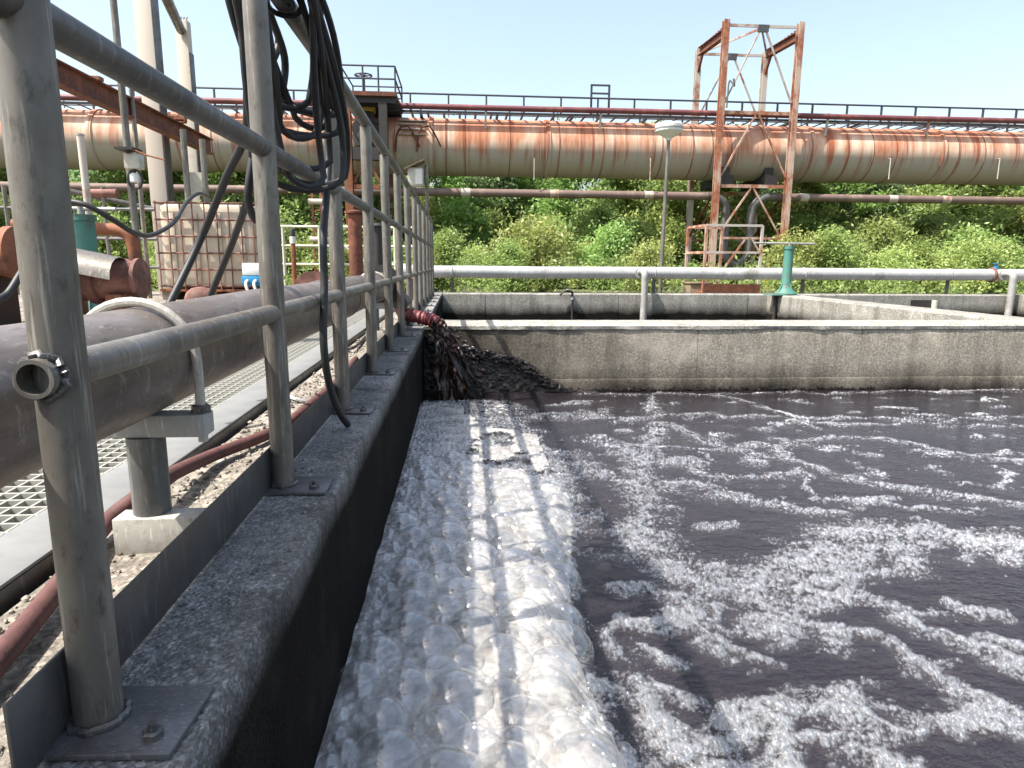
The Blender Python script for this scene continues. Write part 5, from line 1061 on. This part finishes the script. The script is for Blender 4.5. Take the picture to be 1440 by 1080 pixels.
def mound(X, Y):
    r = np.clip((MXR(Y)-X)/0.13, 0, 1); r = r*r*(3-2*r)
    along = np.clip((3.15-Y)/0.9, 0, 1); along = along*along*(3-2*along)
    torn = np.clip((0.60-fbm(X*4.6+4, Y*4.2, 4, 77)-0.25*(fbm(X*17, Y*17, 3, 79)-0.5))*5, 0, 1)*np.clip((4.60+0.7*(fbm(X*5, Y*5, 4, 78)-0.5)-Y)/0.2, 0, 1)
    low = 0.024*r*np.where(X < 0.02, np.clip((4.60+0.3*(fbm(X*8, Y*8, 3, 76)-0.5)-Y)/0.15, 0, 1), torn)
    return low*(1-along) + along*r*(0.042 + 0.03*(fbm(X*7, Y*7, 3, 80)-0.3) + 0.025*np.clip((2.2-Y)/1.2, 0, 1))
def height(X, Y, f):
    base = np.clip(f+0.35, -0.4, 1.2)*0.009 + 0.005*(fbm(X*55, Y*55, 2, 90)-0.5)*np.clip(f*2, 0, 1)
    return base + mound(X, Y)
# the sheet: fine near the camera, coarser away
VV = []; FF = []; off = 0
for (x0, x1, y0, y1, st) in ((XI-0.004, 1.9, 0.9, 2.6, 0.0075), (XI-0.004, 3.2, 2.6, YF+0.005, 0.012), (1.9, 3.2, 0.9, 2.6, 0.012), (3.2, 6.5, 0.9, YF+0.005, 0.02)):
    gx = np.arange(x0, x1+st*0.5, st); gy = np.arange(y0, y1+st*0.5, st); gx[-1] = x1; gy[-1] = y1
    X, Y = np.meshgrid(gx, gy, indexing='ij'); f = foam_field(X, Y); Z = ZW + height(X, Y, f)
    keep = Z > ZW-0.002; DD = np.clip(f*0.55+0.30, 0, 1)
    ny = len(gy); ii, jj = np.meshgrid(np.arange(len(gx)-1), np.arange(ny-1), indexing='ij')
    kp = keep[:-1,:-1] | keep[1:,:-1] | keep[:-1,1:] | keep[1:,1:]
    b0 = (ii*ny+jj)[kp]; F = np.stack([b0, b0+ny, b0+ny+1, b0+1], 1)
    used = np.unique(F); remap = np.full(X.size, -1); remap[used] = np.arange(len(used))
    VV.append(np.stack([X.ravel(), Y.ravel(), Z.ravel(), DD.ravel()], 1)[used]); FF.append(remap[F]+off); off += len(used)
V = np.concatenate(VV); DN = V[:,3].copy(); V = V[:,:3]; F = np.concatenate(FF)
cen = V[F].mean(1); big = mound(cen[:,0], cen[:,1]) > 0.014
def sub(V, F, name, mat):
    u = np.unique(F); rm = np.full(len(V), -1); rm[u] = np.arange(len(u)); o = kind(np_mesh(name, V[u], rm[F], mat), 'stuff'); a = o.data.attributes.new('density', 'FLOAT', 'POINT'); a.data.foreach_set('value', DN[u].astype(np.float32)); return o
tag(sub(V, F[~big], 'foam', 'foam'), 'white fine-bubbled foam drifting in streaks over the dark liquid', 'foam')
tag(sub(V, F[big], 'foam_ridge', 'foam_core'), 'thick pale foam body piled along the left tank wall', 'foam')
# bubbles
def dome(nseg, rings, a0=100):
    v = [(0,0,1)]; f = []
    for r in range(1, rings+1):
        th = math.radians(a0)*r/rings
        for s_ in range(nseg): ph = 2*math.pi*s_/nseg; v.append((math.sin(th)*math.cos(ph), math.sin(th)*math.sin(ph), math.cos(th)))
    for s_ in range(nseg): f.append((0, 1+s_, 1+(s_+1) % nseg))
    for r in range(rings-1):
        for s_ in range(nseg):
            a = 1+r*nseg+s_; b = 1+r*nseg+(s_+1) % nseg; c = a+nseg; d = b+nseg; f += [(a,c,d),(a,d,b)]
    return np.array(v), np.array(f)
def bubbles(name, X, Y, Z, R, nseg, rings, mat, label, sink=0.15):
    v, f = dome(nseg, rings); n = len(X); c = np.stack([X, Y, Z-R*sink], 1)
    rot = RNG.random(n)*6.28; cs, sn = np.cos(rot)[:,None], np.sin(rot)[:,None]
    sx = 1+0.25*(RNG.random((n,1))-0.5); sz = 1+0.3*(RNG.random((n,1))-0.5)
    lx = v[None,:,0]*sx; ly = v[None,:,1]; VX = (lx*cs-ly*sn)*R[:,None]; VY = (lx*sn+ly*cs)*R[:,None]; VZ = v[None,:,2]*sz*R[:,None]
    W = np.stack([VX, VY, VZ], 2)+c[:,None]; F = f[None]+(np.arange(n)*len(v))[:,None,None]
    o = kind(np_mesh(name, W.reshape(-1,3), F.reshape(-1,3), mat), 'stuff'); return tag(o, label, 'bubbles')
def darts(n, rf, x0, x1, y0, y1, grid):                   # non-crowding random spots, large radii first
    R = np.sort(rf(n))[::-1]; X = x0+(x1-x0)*RNG.random(n); Y = y0+(y1-y0)*RNG.random(n); cell = {}; ok = []
    for i in range(n):
        gx, gy = int(X[i]/grid), int(Y[i]/grid); good = True
        for a in (-2,-1,0,1,2):
            for b in (-2,-1,0,1,2):
                for j in cell.get((gx+a,gy+b), ()):
                    if (X[i]-X[j])**2+(Y[i]-Y[j])**2 < ((R[i]+R[j])*0.62)**2: good = False; break
                if not good: break
            if not good: break
        if good: cell.setdefault((gx,gy), []).append(i); ok.append(i)
    return X[ok], Y[ok], R[ok]
def surf(X, Y): return ZW+height(X, Y, foam_field(X, Y))
X, Y, R = darts(3600, lambda n: 0.024+0.062*RNG.random(n)**2.0, XI+0.015, 0.52, 0.95, 3.2, 0.10)
m = mound(X, Y); R = R*np.clip(1.25-0.17*Y, 0.6, 1.0); k = (m > 0.012+R*0.20) & (X-R*0.7 > XI); X, Y, R = X[k], Y[k], R[k]
LX, LY, LR = X, Y, R
bubbles('large_bubble', X, Y, surf(X,Y), R, 30, 11, 'film_large', 'big clear soap-like bubbles heaped on the foam ridge', 0.28)
X, Y, R = darts(9500, lambda n: 0.008+0.016*RNG.random(n)**1.8, XI+0.015, 0.60, 0.95, 4.65, 0.035); R = R*np.clip(1.5-0.25*Y, 0.5, 1)
k = (mound(X,Y) > 0.006) & (X-R*0.8 > XI); X, Y, R = X[k], Y[k], R[k]
clear = (np.hypot(X[:,None]-LX[None], Y[:,None]-LY[None]) > LR[None]*0.80).all(1); X, Y, R = X[clear], Y[clear], R[clear]
bubbles('middling_bubble', X, Y, surf(X,Y)+0.002, R, 14, 5, 'film_large', 'middling bubbles packed between the big ones on the ridge', 0.25)
n = 190000; u = RNG.random(n); Y = 0.95+(YF-0.97)*u**1.5; X = XI+0.01+(0.35+Y*1.05)*RNG.random(n)
f = foam_field(X, Y); k = (f > -0.28+0.75*RNG.random(n)) & (mound(X,Y) < 0.012); X, Y, f = X[k], Y[k], f[k]
R = (0.0032+0.006*RNG.random(len(X))**2.5)*(0.75+0.5*np.clip(f,0,1)); R[RNG.random(len(X)) < 0.012] *= 2.0
bubbles('froth_bubble', X, Y, ZW+height(X,Y,f), R, 6, 2, 'film_small', 'countless small froth bubbles on the drifting foam streaks')
